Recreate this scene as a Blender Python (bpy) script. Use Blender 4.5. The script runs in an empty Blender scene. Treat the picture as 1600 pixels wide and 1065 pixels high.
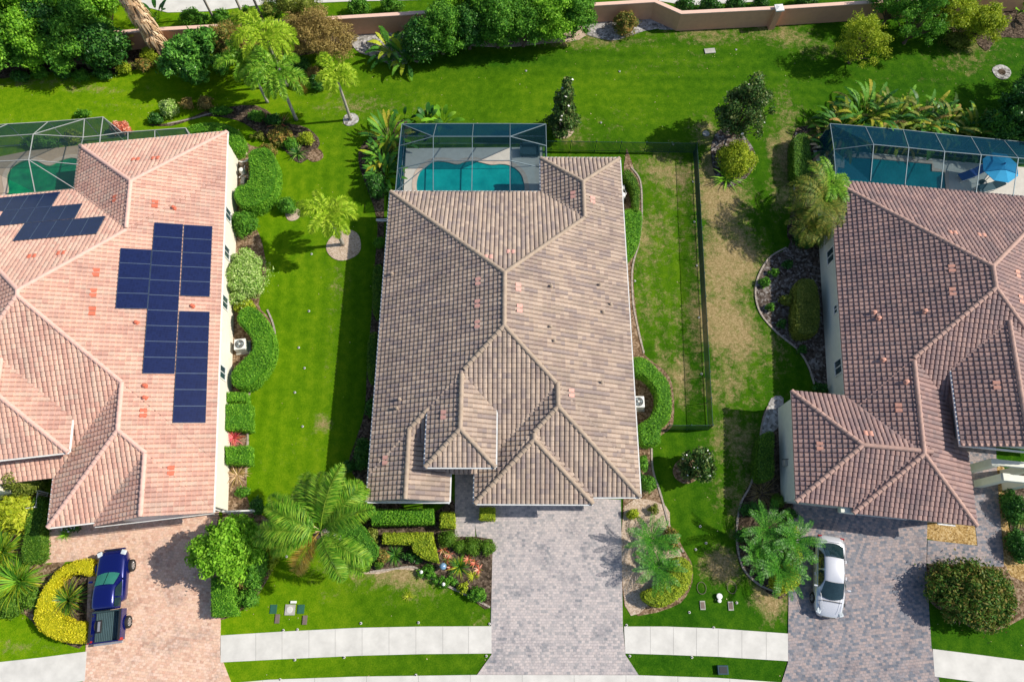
import bpy, bmesh, math, random
import numpy as np
from mathutils import Vector, Matrix
random.seed(7); RNG = np.random.default_rng(7)
R = math.radians
sc = bpy.context.scene
COL = sc.collection

# ------------------------------------------------------------------ camera, sky, sun, exposure
CAM_H = 45.0; TILT = R(20.5); FPX = 1067.0
cam = bpy.data.cameras.new('camera'); cam.sensor_width = 36; cam.lens = FPX / 1600 * 36
cam.clip_end = 1000; cam.clip_start = 0.5
camo = bpy.data.objects.new('camera', cam); COL.objects.link(camo)
camo.location = (0, 0, CAM_H); camo.rotation_euler = (TILT, 0, 0); sc.camera = camo

SUN_EL = R(41.5); SUN_AZ = R(6.5)          # toward the sun: mostly +X, a little +Y
sv = Vector((math.cos(SUN_EL) * math.cos(SUN_AZ), math.cos(SUN_EL) * math.sin(SUN_AZ), math.sin(SUN_EL)))
w = bpy.data.worlds.new('World'); sc.world = w; w.use_nodes = True
nt = w.node_tree; nt.nodes.clear()
sky = nt.nodes.new('ShaderNodeTexSky'); sky.sky_type = 'NISHITA'; sky.sun_disc = False
sky.sun_elevation = SUN_EL; sky.sun_rotation = R(90) - SUN_AZ
bg = nt.nodes.new('ShaderNodeBackground'); bg.inputs[1].default_value = 0.105
wo = nt.nodes.new('ShaderNodeOutputWorld')
nt.links.new(sky.outputs[0], bg.inputs[0]); nt.links.new(bg.outputs[0], wo.inputs[0])
sl = bpy.data.lights.new('sun', 'SUN'); sl.energy = 4.3; sl.angle = R(0.5); sl.color = (1, .93, .82)
so = bpy.data.objects.new('sun', sl); COL.objects.link(so)
so.rotation_euler = sv.to_track_quat('Z', 'Y').to_euler()
sc.view_settings.view_transform = 'Standard'; sc.view_settings.look = 'None'
sc.view_settings.gamma = 1; sc.view_settings.exposure = 0.42
try: sc.cycles.max_bounces = 6; sc.cycles.transparent_max_bounces = 16
except Exception: pass

# ------------------------------------------------------------------ layout helper: photo point + height -> world
_c, _s = math.cos(TILT), math.sin(TILT)
def P(px, py, h=0.0):
    a = (px - 800) / FPX; b = (532.5 - py) / FPX
    d = (a, b * _c + _s, b * _s - _c); t = (CAM_H - h) / -d[2]
    return (d[0] * t, d[1] * t)
def P3(px, py, h=0.0):
    x, y = P(px, py, h); return Vector((x, y, h))
def mpp(px, py, h=0.0):                    # metres per photo pixel, across
    a, b = P(px, py, h), P(px + 10, py, h); return (b[0] - a[0]) / 10
def mppy(px, py, h=0.0):
    a, b = P(px, py, h), P(px, py - 10, h); return (b[1] - a[1]) / 10

# ------------------------------------------------------------------ objects
def tag(o, label=None, cat=None, group=None, kind=None):
    if label: o['label'] = label
    if cat: o['category'] = cat
    if group: o['group'] = group
    if kind: o['kind'] = kind
    return o
def thing(name, loc=(0, 0, 0), label=None, cat=None, group=None, rz=0.0):
    o = bpy.data.objects.new(name, None); COL.objects.link(o); o.empty_display_size = .3
    o.location = loc; o.rotation_euler = (0, 0, rz)
    return tag(o, label, cat, group)
def origin_of(o):
    v = Vector((0, 0, 0))
    while o is not None:
        v += Vector(o.location); o = o.parent
    return v
def link_mesh(name, me, mat, parent, smooth=False):
    if mat is not None: me.materials.append(mat)
    if smooth: me.polygons.foreach_set('use_smooth', [True] * len(me.polygons))
    o = bpy.data.objects.new(name, me); COL.objects.link(o)
    if parent is not None: o.parent = parent
    return o
def quads(name, V, mat, parent=None, uv=None, local=False, smooth=False):
    """V: (n,4,3) world-space quads; uv: (n,2) constant per quad."""
    V = np.asarray(V, dtype=np.float32)
    if parent is not None and not local: V = V - np.array(origin_of(parent), dtype=np.float32)
    n = len(V); me = bpy.data.meshes.new(name)
    me.vertices.add(n * 4); me.vertices.foreach_set('co', V.reshape(-1))
    me.loops.add(n * 4); me.loops.foreach_set('vertex_index', np.arange(n * 4, dtype=np.int32))
    me.polygons.add(n); me.polygons.foreach_set('loop_start', np.arange(0, n * 4, 4, dtype=np.int32))
    try: me.polygons.foreach_set('loop_total', np.full(n, 4, dtype=np.int32))
    except Exception: pass
    u = me.uv_layers.new(name='tint')
    if uv is None: uv = RNG.random((n, 2))
    u.data.foreach_set('uv', np.repeat(np.asarray(uv, dtype=np.float32), 4, axis=0).reshape(-1))
    me.update(calc_edges=True); me.validate()
    return link_mesh(name, me, mat, parent, smooth)
class MB:
    def __init__(s): s.v = []; s.f = []; s.t = []
    def add(s, v, f, t=None):
        k = len(s.v); s.v += [tuple(p) for p in v]; s.f += [tuple(i + k for i in q) for q in f]
        s.t += [t if t is not None else (random.random(), random.random())] * len(f); return s
    def box(s, cx, cy, cz, sx, sy, sz, rz=0.0, rot=None):
        M = rot if rot is not None else Matrix.Rotation(rz, 3, 'Z')
        v = [M @ Vector((a * sx / 2, b * sy / 2, c * sz / 2)) + Vector((cx, cy, cz)) for c in (-1, 1) for a, b in ((-1, -1), (1, -1), (1, 1), (-1, 1))]
        return s.add(v, [(3, 2, 1, 0), (4, 5, 6, 7), (0, 1, 5, 4), (1, 2, 6, 5), (2, 3, 7, 6), (3, 0, 4, 7)])
    def bar(s, a, b, w, h=None, up=(0, 0, 1)):
        a = Vector(a); b = Vector(b); d = (b - a)
        if d.length < 1e-5: return s
        z = d.normalized(); x = z.cross(Vector(up))
        if x.length < 1e-3: x = z.cross(Vector((0, 1, 0)))
        x.normalize(); y = x.cross(z); h = h or w
        v = [p + x * i * w / 2 + y * j * h / 2 for p in (a, b) for i, j in ((-1, -1), (1, -1), (1, 1), (-1, 1))]
        return s.add(v, [(3, 2, 1, 0), (4, 5, 6, 7), (0, 1, 5, 4), (1, 2, 6, 5), (2, 3, 7, 6), (3, 0, 4, 7)])
    def tube(s, pts, r, n=8, cap=True):
        pts = [Vector(p) for p in pts]; rs = r if isinstance(r, (list, tuple)) else [r] * len(pts)
        v = []; f = []
        for i, p in enumerate(pts):
            d = (pts[min(i + 1, len(pts) - 1)] - pts[max(i - 1, 0)]).normalized()
            x = d.cross(Vector((.13, .97, .2))).normalized(); y = d.cross(x)
            v += [p + (x * math.cos(2 * math.pi * k / n) + y * math.sin(2 * math.pi * k / n)) * rs[i] for k in range(n)]
        for i in range(len(pts) - 1):
            for k in range(n):
                f.append((i * n + k, i * n + (k + 1) % n, (i + 1) * n + (k + 1) % n, (i + 1) * n + k))
        if cap: f.append(tuple(range(n))[::-1]); f.append(tuple(range((len(pts) - 1) * n, len(pts) * n)))
        return s.add(v, f)
    def prism(s, poly, z0, z1):
        n = len(poly); v = [(x, y, z0) for x, y in poly] + [(x, y, z1) for x, y in poly]
        f = [tuple(range(n))[::-1], tuple(range(n, 2 * n))] + [(i, (i + 1) % n, n + (i + 1) % n, n + i) for i in range(n)]
        return s.add(v, f)
    def lathe(s, cx, cy, prof, n=16):
        v = []; f = []
        for r, z in prof: v += [(cx + r * math.cos(2 * math.pi * k / n), cy + r * math.sin(2 * math.pi * k / n), z) for k in range(n)]
        m = len(prof)
        for i in range(m - 1):
            for k in range(n): f.append((i * n + k, i * n + (k + 1) % n, (i + 1) * n + (k + 1) % n, (i + 1) * n + k))
        f.append(tuple(range(n))[::-1]); f.append(tuple(range((m - 1) * n, m * n)))
        return s.add(v, f)
    def build(s, name, mat, parent=None, local=False, smooth=False, bevel=0):
        o3 = Vector((0, 0, 0)) if (parent is None or local) else origin_of(parent)
        me = bpy.data.meshes.new(name); me.from_pydata([(x - o3.x, y - o3.y, z - o3.z) for x, y, z in s.v], [], s.f)
        u = me.uv_layers.new(name='tint'); arr = []
        for q, t in zip(s.f, s.t): arr += [t[0], t[1]] * len(q)
        if len(arr) == 2 * len(me.loops): u.data.foreach_set('uv', arr)
        me.update()
        o = link_mesh(name, me, mat, parent, smooth)
        if bevel:
            m = o.modifiers.new('bevel', 'BEVEL'); m.width = bevel; m.segments = 2; m.limit_method = 'ANGLE'
        return o
def ccw(poly):
    a = sum(poly[i][0] * poly[(i + 1) % len(poly)][1] - poly[(i + 1) % len(poly)][0] * poly[i][1] for i in range(len(poly)))
    return list(poly) if a > 0 else list(poly)[::-1]
def fill_sheet(name, polys, z, mat, kind='structure', thick=0.0, parent=None, label=None, cat=None):
    """flat (possibly holed) sheet from outlines in world xy; polys[1:] are holes"""
    bm = bmesh.new(); es = []
    for poly in polys:
        vs = [bm.verts.new((x, y, z)) for x, y in poly]
        es += [bm.edges.new((vs[i], vs[(i + 1) % len(vs)])) for i in range(len(vs))]
    bmesh.ops.triangle_fill(bm, use_beauty=True, use_dissolve=False, edges=es, normal=(0, 0, 1))
    for f in bm.faces:
        if f.normal.z < 0: f.normal_flip()
    if thick:
        r = bmesh.ops.extrude_face_region(bm, geom=list(bm.faces))
        bmesh.ops.translate(bm, verts=[v for v in r['geom'] if isinstance(v, bmesh.types.BMVert)], vec=(0, 0, -thick))
        bmesh.ops.recalc_face_normals(bm, faces=bm.faces)
    me = bpy.data.meshes.new(name); bm.to_mesh(me); bm.free()
    o = link_mesh(name, me, mat, parent)
    return tag(o, label, cat, None, kind)
def smooth_loop(pts, k=4):
    n = len(pts); out = []
    for i in range(n):
        p0, p1, p2, p3 = (np.array(pts[(i + j) % n], float) for j in (-1, 0, 1, 2))
        for t in np.linspace(0, 1, k, endpoint=False):
            out.append(tuple(.5 * ((2 * p1) + (p2 - p0) * t + (2 * p0 - 5 * p1 + 4 * p2 - p3) * t * t + (3 * p1 - p0 - 3 * p2 + p3) * t ** 3)))
    return out
def PP(pts, h=0.0): return [P(x, y, h) for x, y in pts]

# ------------------------------------------------------------------ materials
class NT:
    def __init__(s, name):
        s.m = bpy.data.materials.new(name); s.m.use_nodes = True; s.t = s.m.node_tree; s.t.nodes.clear()
        s.out = s.n('ShaderNodeOutputMaterial'); s.b = s.n('ShaderNodeBsdfPrincipled'); s.l(s.b.outputs[0], s.out.inputs[0])
    def n(s, k, **kw):
        x = s.t.nodes.new(k)
        for a, b in kw.items(): setattr(x, a, b)
        return x
    def l(s, a, b): s.t.links.new(a, b)
    def pos(s): return s.n('ShaderNodeNewGeometry').outputs['Position']
    def noise(s, scale, detail=4, rough=.6, vec=None, sx=None):
        x = s.n('ShaderNodeTexNoise'); x.inputs['Scale'].default_value = scale; x.inputs['Detail'].default_value = detail; x.inputs['Roughness'].default_value = rough
        v = vec if vec is not None else s.pos()
        if sx:
            mp = s.n('ShaderNodeMapping'); mp.inputs['Scale'].default_value = sx; s.l(v, mp.inputs[0]); v = mp.outputs[0]
        s.l(v, x.inputs['Vector']); return x.outputs['Fac']
    def ramp(s, fac, stops, interp='LINEAR'):
        x = s.n('ShaderNodeValToRGB'); e = x.color_ramp.elements; x.color_ramp.interpolation = interp
        while len(e) < len(stops): e.new(.5)
        for el, (p, c) in zip(e, stops): el.position = p; el.color = (*c, 1) if len(c) == 3 else c
        s.l(fac, x.inputs[0]); return x.outputs[0]
    def mix(s, fac, a, b, mode='MIX'):
        x = s.n('ShaderNodeMix', data_type='RGBA', blend_type=mode)
        for val, i in ((fac, 0), (a, 6), (b, 7)):
            if isinstance(val, (int, float)): x.inputs[i].default_value = val
            elif isinstance(val, tuple): x.inputs[i].default_value = (*val, 1)
            else: s.l(val, x.inputs[i])
        return x.outputs[2]
    def math(s, op, a, b=None):
        x = s.n('ShaderNodeMath', operation=op)
        for val, i in ((a, 0), (b, 1)):
            if val is None: continue
            if isinstance(val, (int, float)): x.inputs[i].default_value = val
            else: s.l(val, x.inputs[i])
        return x.outputs[0]
    def bump(s, h, strength=.4, dist=.02):
        x = s.n('ShaderNodeBump'); x.inputs['Strength'].default_value = strength; x.inputs['Distance'].default_value = dist
        s.l(h, x.inputs['Height']); s.l(x.outputs[0], s.b.inputs['Normal'])
    def color(s, c):
        if isinstance(c, tuple): s.b.inputs['Base Color'].default_value = (*c, 1)
        else: s.l(c, s.b.inputs['Base Color'])
        return s
    def rough(s, r, spec=.5, metal=0.0):
        s.b.inputs['Roughness'].default_value = r; s.b.inputs['Specular IOR Level'].default_value = spec; s.b.inputs['Metallic'].default_value = metal; return s
def plain(name, c, rough=.6, metal=0.0, var=.12, scale=3.0, spec=.4):
    m = NT(name); f = m.noise(scale, 5)
    lo = tuple(max(0, x * (1 - var)) for x in c); hi = tuple(min(1, x * (1 + var)) for x in c)
    m.color(m.ramp(f, [(.3, lo), (.7, hi)])).rough(rough, spec, metal); return m.m
def leafmat(name, a, b, c, trans=.3, rough=.55, var=.35, gain=None):
    if gain is None: gain = 1.05 if 'palm' in name else 1.35
    a, b, c = [tuple(min(.85, q * gain) for q in x) for x in (a, b, c)]
    m = NT(name); uv = m.n('ShaderNodeUVMap', uv_map='tint'); sp = m.n('ShaderNodeSeparateXYZ'); m.l(uv.outputs[0], sp.inputs[0])
    f = m.math('ADD', m.math('MULTIPLY', sp.outputs[0], .6), m.math('MULTIPLY', m.noise(1.1, 4, .7), .62))
    col = m.ramp(f, [(.2, a), (.55, b), (.92, c)])
    m.color(col).rough(rough, .2)
    t = m.n('ShaderNodeBsdfTranslucent'); m.l(col, t.inputs[0])
    mx = m.n('ShaderNodeMixShader'); mx.inputs[0].default_value = trans
    m.l(m.b.outputs[0], mx.inputs[1]); m.l(t.outputs[0], mx.inputs[2]); m.l(mx.outputs[0], m.out.inputs[0])
    return m.m
def tilemat(name, cols, moss=.0):
    m = NT(name); uv = m.n('ShaderNodeUVMap', uv_map='tint'); sp = m.n('ShaderNodeSeparateXYZ'); m.l(uv.outputs[0], sp.inputs[0])
    n = len(cols); col = m.ramp(sp.outputs[0], [(i / n, c) for i, c in enumerate(cols)], 'CONSTANT')
    f = m.ramp(m.noise(.5, 6, .7), [(.3, (.80, .80, .83)), (.6, (1.06, 1.05, 1.03))])
    col = m.mix(1.0, col, f, 'MULTIPLY')
    g = m.ramp(m.noise(14, 4), [(.3, (.84, .84, .84)), (.7, (1.1, 1.1, 1.1))]); col = m.mix(1.0, col, g, 'MULTIPLY')
    m.color(col).rough(.8, .2); m.bump(m.noise(60, 3), .3, .01); return m.m
def paver(name, cols, mortar, bw=.22, bh=.16, tint=None, rot=0.0):
    m = NT(name); mp = m.n('ShaderNodeMapping'); mp.inputs['Rotation'].default_value = (0, 0, rot); m.l(m.pos(), mp.inputs[0])
    b = m.n('ShaderNodeTexBrick'); m.l(mp.outputs[0], b.inputs['Vector'])
    b.inputs['Scale'].default_value = 1; b.inputs['Brick Width'].default_value = bw; b.inputs['Row Height'].default_value = bh
    b.inputs['Mortar Size'].default_value = .012; b.inputs['Mortar Smooth'].default_value = .3; b.inputs['Bias'].default_value = 0
    b.inputs['Color1'].default_value = (0, 0, 0, 1); b.inputs['Color2'].default_value = (1, 1, 1, 1); b.inputs['Mortar'].default_value = (.5, .5, .5, 1)
    n = len(cols); f = m.math('ADD', m.math('MULTIPLY', b.outputs['Color'], .75), m.math('MULTIPLY', m.noise(.55, 5, .7), .5))
    f = m.math('SUBTRACT', f, .12)
    col = m.ramp(f, [(.05 + .9 * i / (n - 1), c) for i, c in enumerate(cols)])
    col = m.mix(b.outputs['Fac'], col, mortar)
    g = m.ramp(m.noise(9, 5), [(.3, (.85, .85, .85)), (.7, (1.12, 1.12, 1.12))]); col = m.mix(1.0, col, g, 'MULTIPLY')
    st = m.ramp(m.noise(.6, 7, .75), [(.33, (.62, .65, .70)), (.50, (1, 1, 1)), (1, (1.05, 1.04, 1.03))]); col = m.mix(1.0, col, st, 'MULTIPLY')
    m.color(col).rough(.85, .2); m.bump(m.math('SUBTRACT', 1.0, b.outputs['Fac']), .5, .01); return m.m
def mulch(name, cols, scale=9.0):
    m = NT(name); v = m.n('ShaderNodeTexVoronoi'); v.inputs['Scale'].default_value = scale; m.l(m.pos(), v.inputs['Vector'])
    sp = m.n('ShaderNodeSeparateXYZ'); m.l(v.outputs['Color'], sp.inputs[0])
    f = m.math('ADD', m.math('MULTIPLY', sp.outputs[0], .55), m.math('MULTIPLY', m.noise(1.2, 6, .75), .5))
    n = len(cols); col = m.ramp(f, [(.15 + .7 * i / (n - 1), c) for i, c in enumerate(cols)])
    m.color(col).rough(.95, .1); m.bump(m.noise(18, 6, .8), .9, .05); return m.m

M = {}
M['white'] = plain('white_paint', (.74, .73, .70), .5)
M['stucco'] = plain('cream_stucco', (.70, .66, .56), .85, var=.05)
M['stucco_r'] = plain('pale_green_stucco', (.66, .67, .58), .85, var=.05)
M['gutter'] = plain('gutter_metal', (.62, .64, .64), .4)
M['darkglass'] = plain('window_glass', (.03, .06, .07), .08, var=.2, spec=.8)
M['black'] = plain('black_metal', (.02, .025, .025), .45)
M['fence'] = plain('dark_green_black_metal', (.012, .045, .04), .4)
M['rubber'] = plain('rubber', (.015, .015, .016), .8)
M['rim'] = plain('alloy', (.6, .6, .6), .3, .7)
M['concrete'] = plain('concrete', (.56, .545, .505), .9, var=.12, scale=1.1)
M['concrete_old'] = plain('old_concrete', (.36, .35, .31), .9, var=.2)
M['salmon'] = plain('salmon_stucco', (.62, .33, .21), .9, var=.06)
M['salmon_cap'] = plain('salmon_cap', (.68, .46, .36), .85, var=.05)
M['trunk'] = plain('grey_palm_bark', (.36, .33, .28), .95, var=.3, scale=8)
M['bark'] = plain('brown_bark', (.14, .10, .07), .95, var=.3, scale=8)
M['thatch'] = leafmat('dry_thatch', (.20, .12, .06), (.42, .28, .16), (.62, .48, .32), .15)
M['tileC'] = tilemat('taupe_roof_tile', [(.33, .255, .215), (.41, .32, .255), (.36, .285, .23), (.45, .355, .285), (.30, .24, .215), (.39, .305, .25)])
M['tileL'] = tilemat('salmon_roof_tile', [(.56, .35, .275), (.61, .40, .315), (.53, .315, .25), (.58, .365, .285), (.57, .40, .315), (.62, .385, .305)])
M['tileR'] = tilemat('brown_rose_roof_tile', [(.29, .20, .185), (.34, .23, .205), (.25, .18, .172), (.31, .205, .185), (.36, .24, .215), (.27, .185, .178)])
M['capC'] = plain('taupe_ridge_tile', (.36, .28, .21), .8, var=.15)
M['capL'] = plain('salmon_ridge_tile', (.63, .40, .33), .8, var=.1)
M['capR'] = plain('rose_ridge_tile', (.42, .27, .22), .8, var=.15)
M['ventC'] = plain('pink_vent_tile', (.62, .33, .27), .75, var=.08)
M['ventL'] = plain('red_vent_tile', (.55, .14, .08), .75, var=.1)
M['ventR'] = plain('orange_vent_tile', (.60, .30, .22), .75, var=.08)
M['pavC'] = paver('grey_pink_pavers', [(.23, .235, .25), (.37, .345, .34), (.45, .40, .39), (.49, .435, .415), (.52, .45, .425)], (.35, .33, .325), bw=.21, bh=.155)
M['pavL'] = paver('pink_pavers', [(.50, .29, .21), (.63, .40, .29), (.68, .47, .34), (.72, .51, .40), (.60, .35, .25)], (.57, .38, .29), rot=.11)
M['pavR'] = paver('blue_grey_pavers', [(.12, .135, .165), (.18, .19, .22), (.29, .25, .25), (.38, .30, .28), (.24, .24, .27)], (.22, .215, .22), bw=.21, bh=.155, rot=-.1)
M['mulch'] = mulch('brown_mulch', [(.05, .03, .015), (.14, .09, .05), (.24, .16, .10), (.38, .28, .19)])
M['dark_mulch'] = mulch('dark_mulch', [(.016, .012, .008), (.05, .036, .024), (.10, .072, .05), (.20, .15, .11)])
M['greybed'] = mulch('grey_streaked_mulch', [(.025, .018, .012), (.07, .052, .04), (.13, .105, .09), (.32, .30, .28)], 7)
M['sand'] = mulch('grey_sand', [(.10, .09, .08), (.25, .24, .22), (.40, .38, .36), (.56, .55, .53)], 6)
M['tanbed'] = mulch('tan_mulch', [(.26, .18, .12), (.42, .32, .23), (.52, .41, .31), (.60, .50, .40)], 14)
M['pebble'] = mulch('gold_pebble', [(.10, .06, .02), (.32, .20, .07), (.45, .30, .12), (.58, .44, .24)], 12)
M['edging'] = plain('stone_edging', (.34, .29, .24), .9, var=.25, scale=6)
M['deck'] = plain('pool_deck_stone', (.62, .57, .50), .85, var=.07)
M['coping'] = plain('pool_coping', (.62, .48, .38), .8, var=.12)

def watermat(name, a, b):
    m = NT(name); m.color(m.ramp(m.noise(.8, 5, .65), [(.32, a), (.68, b)])).rough(.06, .5); m.bump(m.noise(3.5, 4), .35, .06); return m.m
M['waterC'] = watermat('turquoise_water', (.0, .19, .20), (.004, .30, .29))
M['waterL'] = watermat('green_water', (.0, .13, .07), (.01, .34, .12))
M['waterR'] = watermat('blue_teal_water', (.0, .17, .20), (.005, .24, .27))
def screenmat(name, c, tcol, fac):
    m = NT(name); d = m.n('ShaderNodeBsdfDiffuse'); d.inputs[0].default_value = (*c, 1); t = m.n('ShaderNodeBsdfTransparent'); t.inputs[0].default_value = (*tcol, 1)
    mx = m.n('ShaderNodeMixShader'); mx.inputs[0].default_value = fac; m.l(t.outputs[0], mx.inputs[1]); m.l(d.outputs[0], mx.inputs[2]); m.l(mx.outputs[0], m.out.inputs[0]); return m.m
M['screen'] = screenmat('dark_insect_screen', (.02, .07, .10), (.96, .98, .99), .13)
M['screen_wall'] = screenmat('dense_insect_screen', (.008, .045, .075), (.60, .78, .88), .66)
M['screenL'] = screenmat('grey_insect_screen', (.03, .06, .07), (.85, .90, .90), .30)
M['screenLw'] = screenmat('dense_grey_screen', (.015, .05, .055), (.75, .85, .85), .50)
M['deckL'] = plain('tan_pool_deck', (.50, .36, .26), .85, var=.1)
M['cage'] = plain('cage_aluminium', (.20, .26, .28), .4, .3)
M['cageL'] = plain('white_cage_aluminium', (.38, .39, .37), .4)

# foliage
M['lf_dark'] = leafmat('dark_glossy_leaf', (.010, .045, .008), (.025, .10, .015), (.08, .20, .03), .25, .35)
M['lf_mid'] = leafmat('mid_green_leaf', (.025, .09, .008), (.06, .19, .015), (.15, .32, .03), .3)
M['lf_bright'] = leafmat('bright_green_leaf', (.06, .17, .01), (.14, .33, .015), (.26, .46, .04), .35)
M['lf_olive'] = leafmat('olive_leaf', (.05, .08, .01), (.13, .17, .02), (.24, .26, .05), .3)
M['lf_lime'] = leafmat('lime_leaf', (.14, .20, .01), (.28, .34, .015), (.44, .46, .04), .3)
M['lf_yellow'] = leafmat('golden_leaf', (.27, .28, .008), (.46, .42, .010), (.60, .53, .03), .25)
M['lf_hedge'] = leafmat('hedge_leaf', (.03, .11, .008), (.085, .24, .012), (.20, .40, .03), .3)
M['lf_hedge2'] = leafmat('yellow_green_hedge_leaf', (.10, .16, .01), (.22, .30, .015), (.38, .42, .03), .3)
M['lf_dhedge'] = leafmat('deep_hedge_leaf', (.02, .07, .005), (.06, .14, .01), (.13, .23, .02), .25)
M['lf_cream'] = leafmat('variegated_leaf', (.08, .20, .02), (.22, .36, .06), (.52, .60, .26), .3)
M['lf_red'] = leafmat('red_leaf', (.30, .05, .03), (.55, .14, .08), (.75, .40, .28), .3)
M['lf_pink'] = leafmat('pink_leaf', (.45, .04, .08), (.65, .10, .14), (.7, .25, .22), .3)
M['lf_rust'] = leafmat('rusty_green_leaf', (.04, .08, .01), (.14, .17, .03), (.36, .20, .06), .3)
M['lf_brown'] = leafmat('brown_twig_leaf', (.10, .07, .02), (.24, .17, .05), (.36, .28, .09), .25)
M['pf_bright'] = leafmat('bright_palm_leaflet', (.16, .32, .01), (.32, .50, .02), (.52, .64, .06), .35)
M['pf_mid'] = leafmat('green_palm_leaflet', (.06, .19, .01), (.15, .36, .02), (.34, .52, .06), .35, .4)
M['pf_dark'] = leafmat('dark_palm_leaflet', (.012, .07, .008), (.03, .16, .015), (.10, .32, .04), .3, .35)
M['pf_gold'] = leafmat('yellowing_palm_leaflet', (.12, .18, .01), (.30, .30, .02), (.52, .44, .06), .3)
M['pf_dead'] = leafmat('dead_palm_leaflet', (.36, .20, .03), (.58, .38, .05), (.66, .5, .12), .25)
M['lf_dark2'] = leafmat('glossy_large_leaf', (.02, .07, .01), (.05, .17, .02), (.16, .36, .05), .25, .3)
M['lf_rgreen'] = leafmat('green_leaf_red_tip', (.02, .07, .01), (.06, .14, .015), (.20, .15, .035), .25)
M['pf_olive'] = leafmat('olive_palm_leaflet', (.03, .08, .008), (.10, .17, .015), (.32, .29, .05), .3)
M['lf_mag'] = leafmat('magnolia_leaf', (.015, .05, .01), (.045, .11, .02), (.15, .17, .05), .2, .4)
M['pf_cyc'] = leafmat('cycad_palm_leaflet', (.012, .07, .006), (.035, .17, .012), (.12, .33, .03), .2, .4)
M['pf_queen'] = leafmat('queen_palm_leaflet', (.04, .15, .008), (.12, .31, .015), (.36, .50, .05), .3, .45)
M['white_fl'] = plain('white_flower', (.8, .78, .74), .6)

# ------------------------------------------------------------------ ground and lawn
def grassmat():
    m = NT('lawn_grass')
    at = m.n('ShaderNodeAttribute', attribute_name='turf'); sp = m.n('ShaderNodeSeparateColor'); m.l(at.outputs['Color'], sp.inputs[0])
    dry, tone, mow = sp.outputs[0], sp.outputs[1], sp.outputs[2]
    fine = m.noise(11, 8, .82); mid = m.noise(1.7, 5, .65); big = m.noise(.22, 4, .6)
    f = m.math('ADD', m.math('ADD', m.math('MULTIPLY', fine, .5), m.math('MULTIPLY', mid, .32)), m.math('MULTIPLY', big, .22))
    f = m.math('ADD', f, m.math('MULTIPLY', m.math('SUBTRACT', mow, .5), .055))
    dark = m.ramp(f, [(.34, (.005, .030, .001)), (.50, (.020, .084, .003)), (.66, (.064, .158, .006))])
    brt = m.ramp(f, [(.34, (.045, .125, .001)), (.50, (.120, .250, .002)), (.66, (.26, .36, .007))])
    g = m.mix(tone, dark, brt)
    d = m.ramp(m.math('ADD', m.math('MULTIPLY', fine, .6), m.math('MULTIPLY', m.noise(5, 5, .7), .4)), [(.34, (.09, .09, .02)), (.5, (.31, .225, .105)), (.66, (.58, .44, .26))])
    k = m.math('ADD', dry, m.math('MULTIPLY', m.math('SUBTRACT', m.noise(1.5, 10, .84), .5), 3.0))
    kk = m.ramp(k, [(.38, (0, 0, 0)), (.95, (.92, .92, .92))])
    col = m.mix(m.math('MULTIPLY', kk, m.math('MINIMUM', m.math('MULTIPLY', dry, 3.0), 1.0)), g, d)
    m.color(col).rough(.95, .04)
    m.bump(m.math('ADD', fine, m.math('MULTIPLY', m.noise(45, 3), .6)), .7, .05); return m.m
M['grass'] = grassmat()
DRY = [(1128,330,38,70,.75),(1140,430,48,90,.8),(1128,520,50,80,.75),(1165,390,40,60,.45),(1120,260,25,50,.7),(1190,560,60,60,.35),(1100,470,14,140,.4),
       (1045,265,38,30,.65),(1040,330,40,40,.5),(1005,380,18,50,.45),(1060,360,30,45,.35),(1020,450,30,80,.4),(1055,500,30,90,.35),(1065,585,14,45,.7),(1040,560,25,40,.4),
       (1150,690,45,35,.55),(1175,740,40,30,.4),(1165,800,28,45,.6),(1135,775,26,28,.45),(1125,885,24,22,.8),(1150,900,25,14,.4),(1110,870,18,16,.35),(1205,935,22,30,.7),(1192,905,12,40,.5),
       (910,62,70,14,.6),(1090,55,110,16,.6),(1180,45,60,16,.5),(1230,55,50,20,.5),(1070,90,60,24,.25),(930,205,50,20,.35),(905,205,25,20,.6),(1000,110,100,14,.22),(980,180,60,16,.22),
       (610,895,80,24,.6),(680,885,50,20,.5),(640,930,60,16,.3),(520,930,25,10,.3),(750,965,16,12,.35),(470,880,50,20,.1),
       (60,130,60,8,.5),(150,140,90,7,.4),(190,165,60,7,.3),(40,185,80,8,.2),(560,165,90,18,.4),(500,175,20,10,.5),(640,175,60,12,.3),(215,185,20,15,.3),
       (1225,235,22,70,.7),(1235,190,30,25,.5),(1215,300,14,60,.4),(505,660,12,10,.7),(530,430,16,60,.25),(520,530,14,80,.2),(430,720,30,20,.2),
       (1290,75,50,20,.4),(1520,80,70,30,.5),(1480,75,40,16,.5),(1420,125,90,12,.25),(1540,170,40,20,.2),(1100,210,25,25,.55),(460,700,60,30,.12),(30,1010,60,12,.3),(900,1042,50,6,.2),(1110,1010,70,6,.2)]
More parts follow.
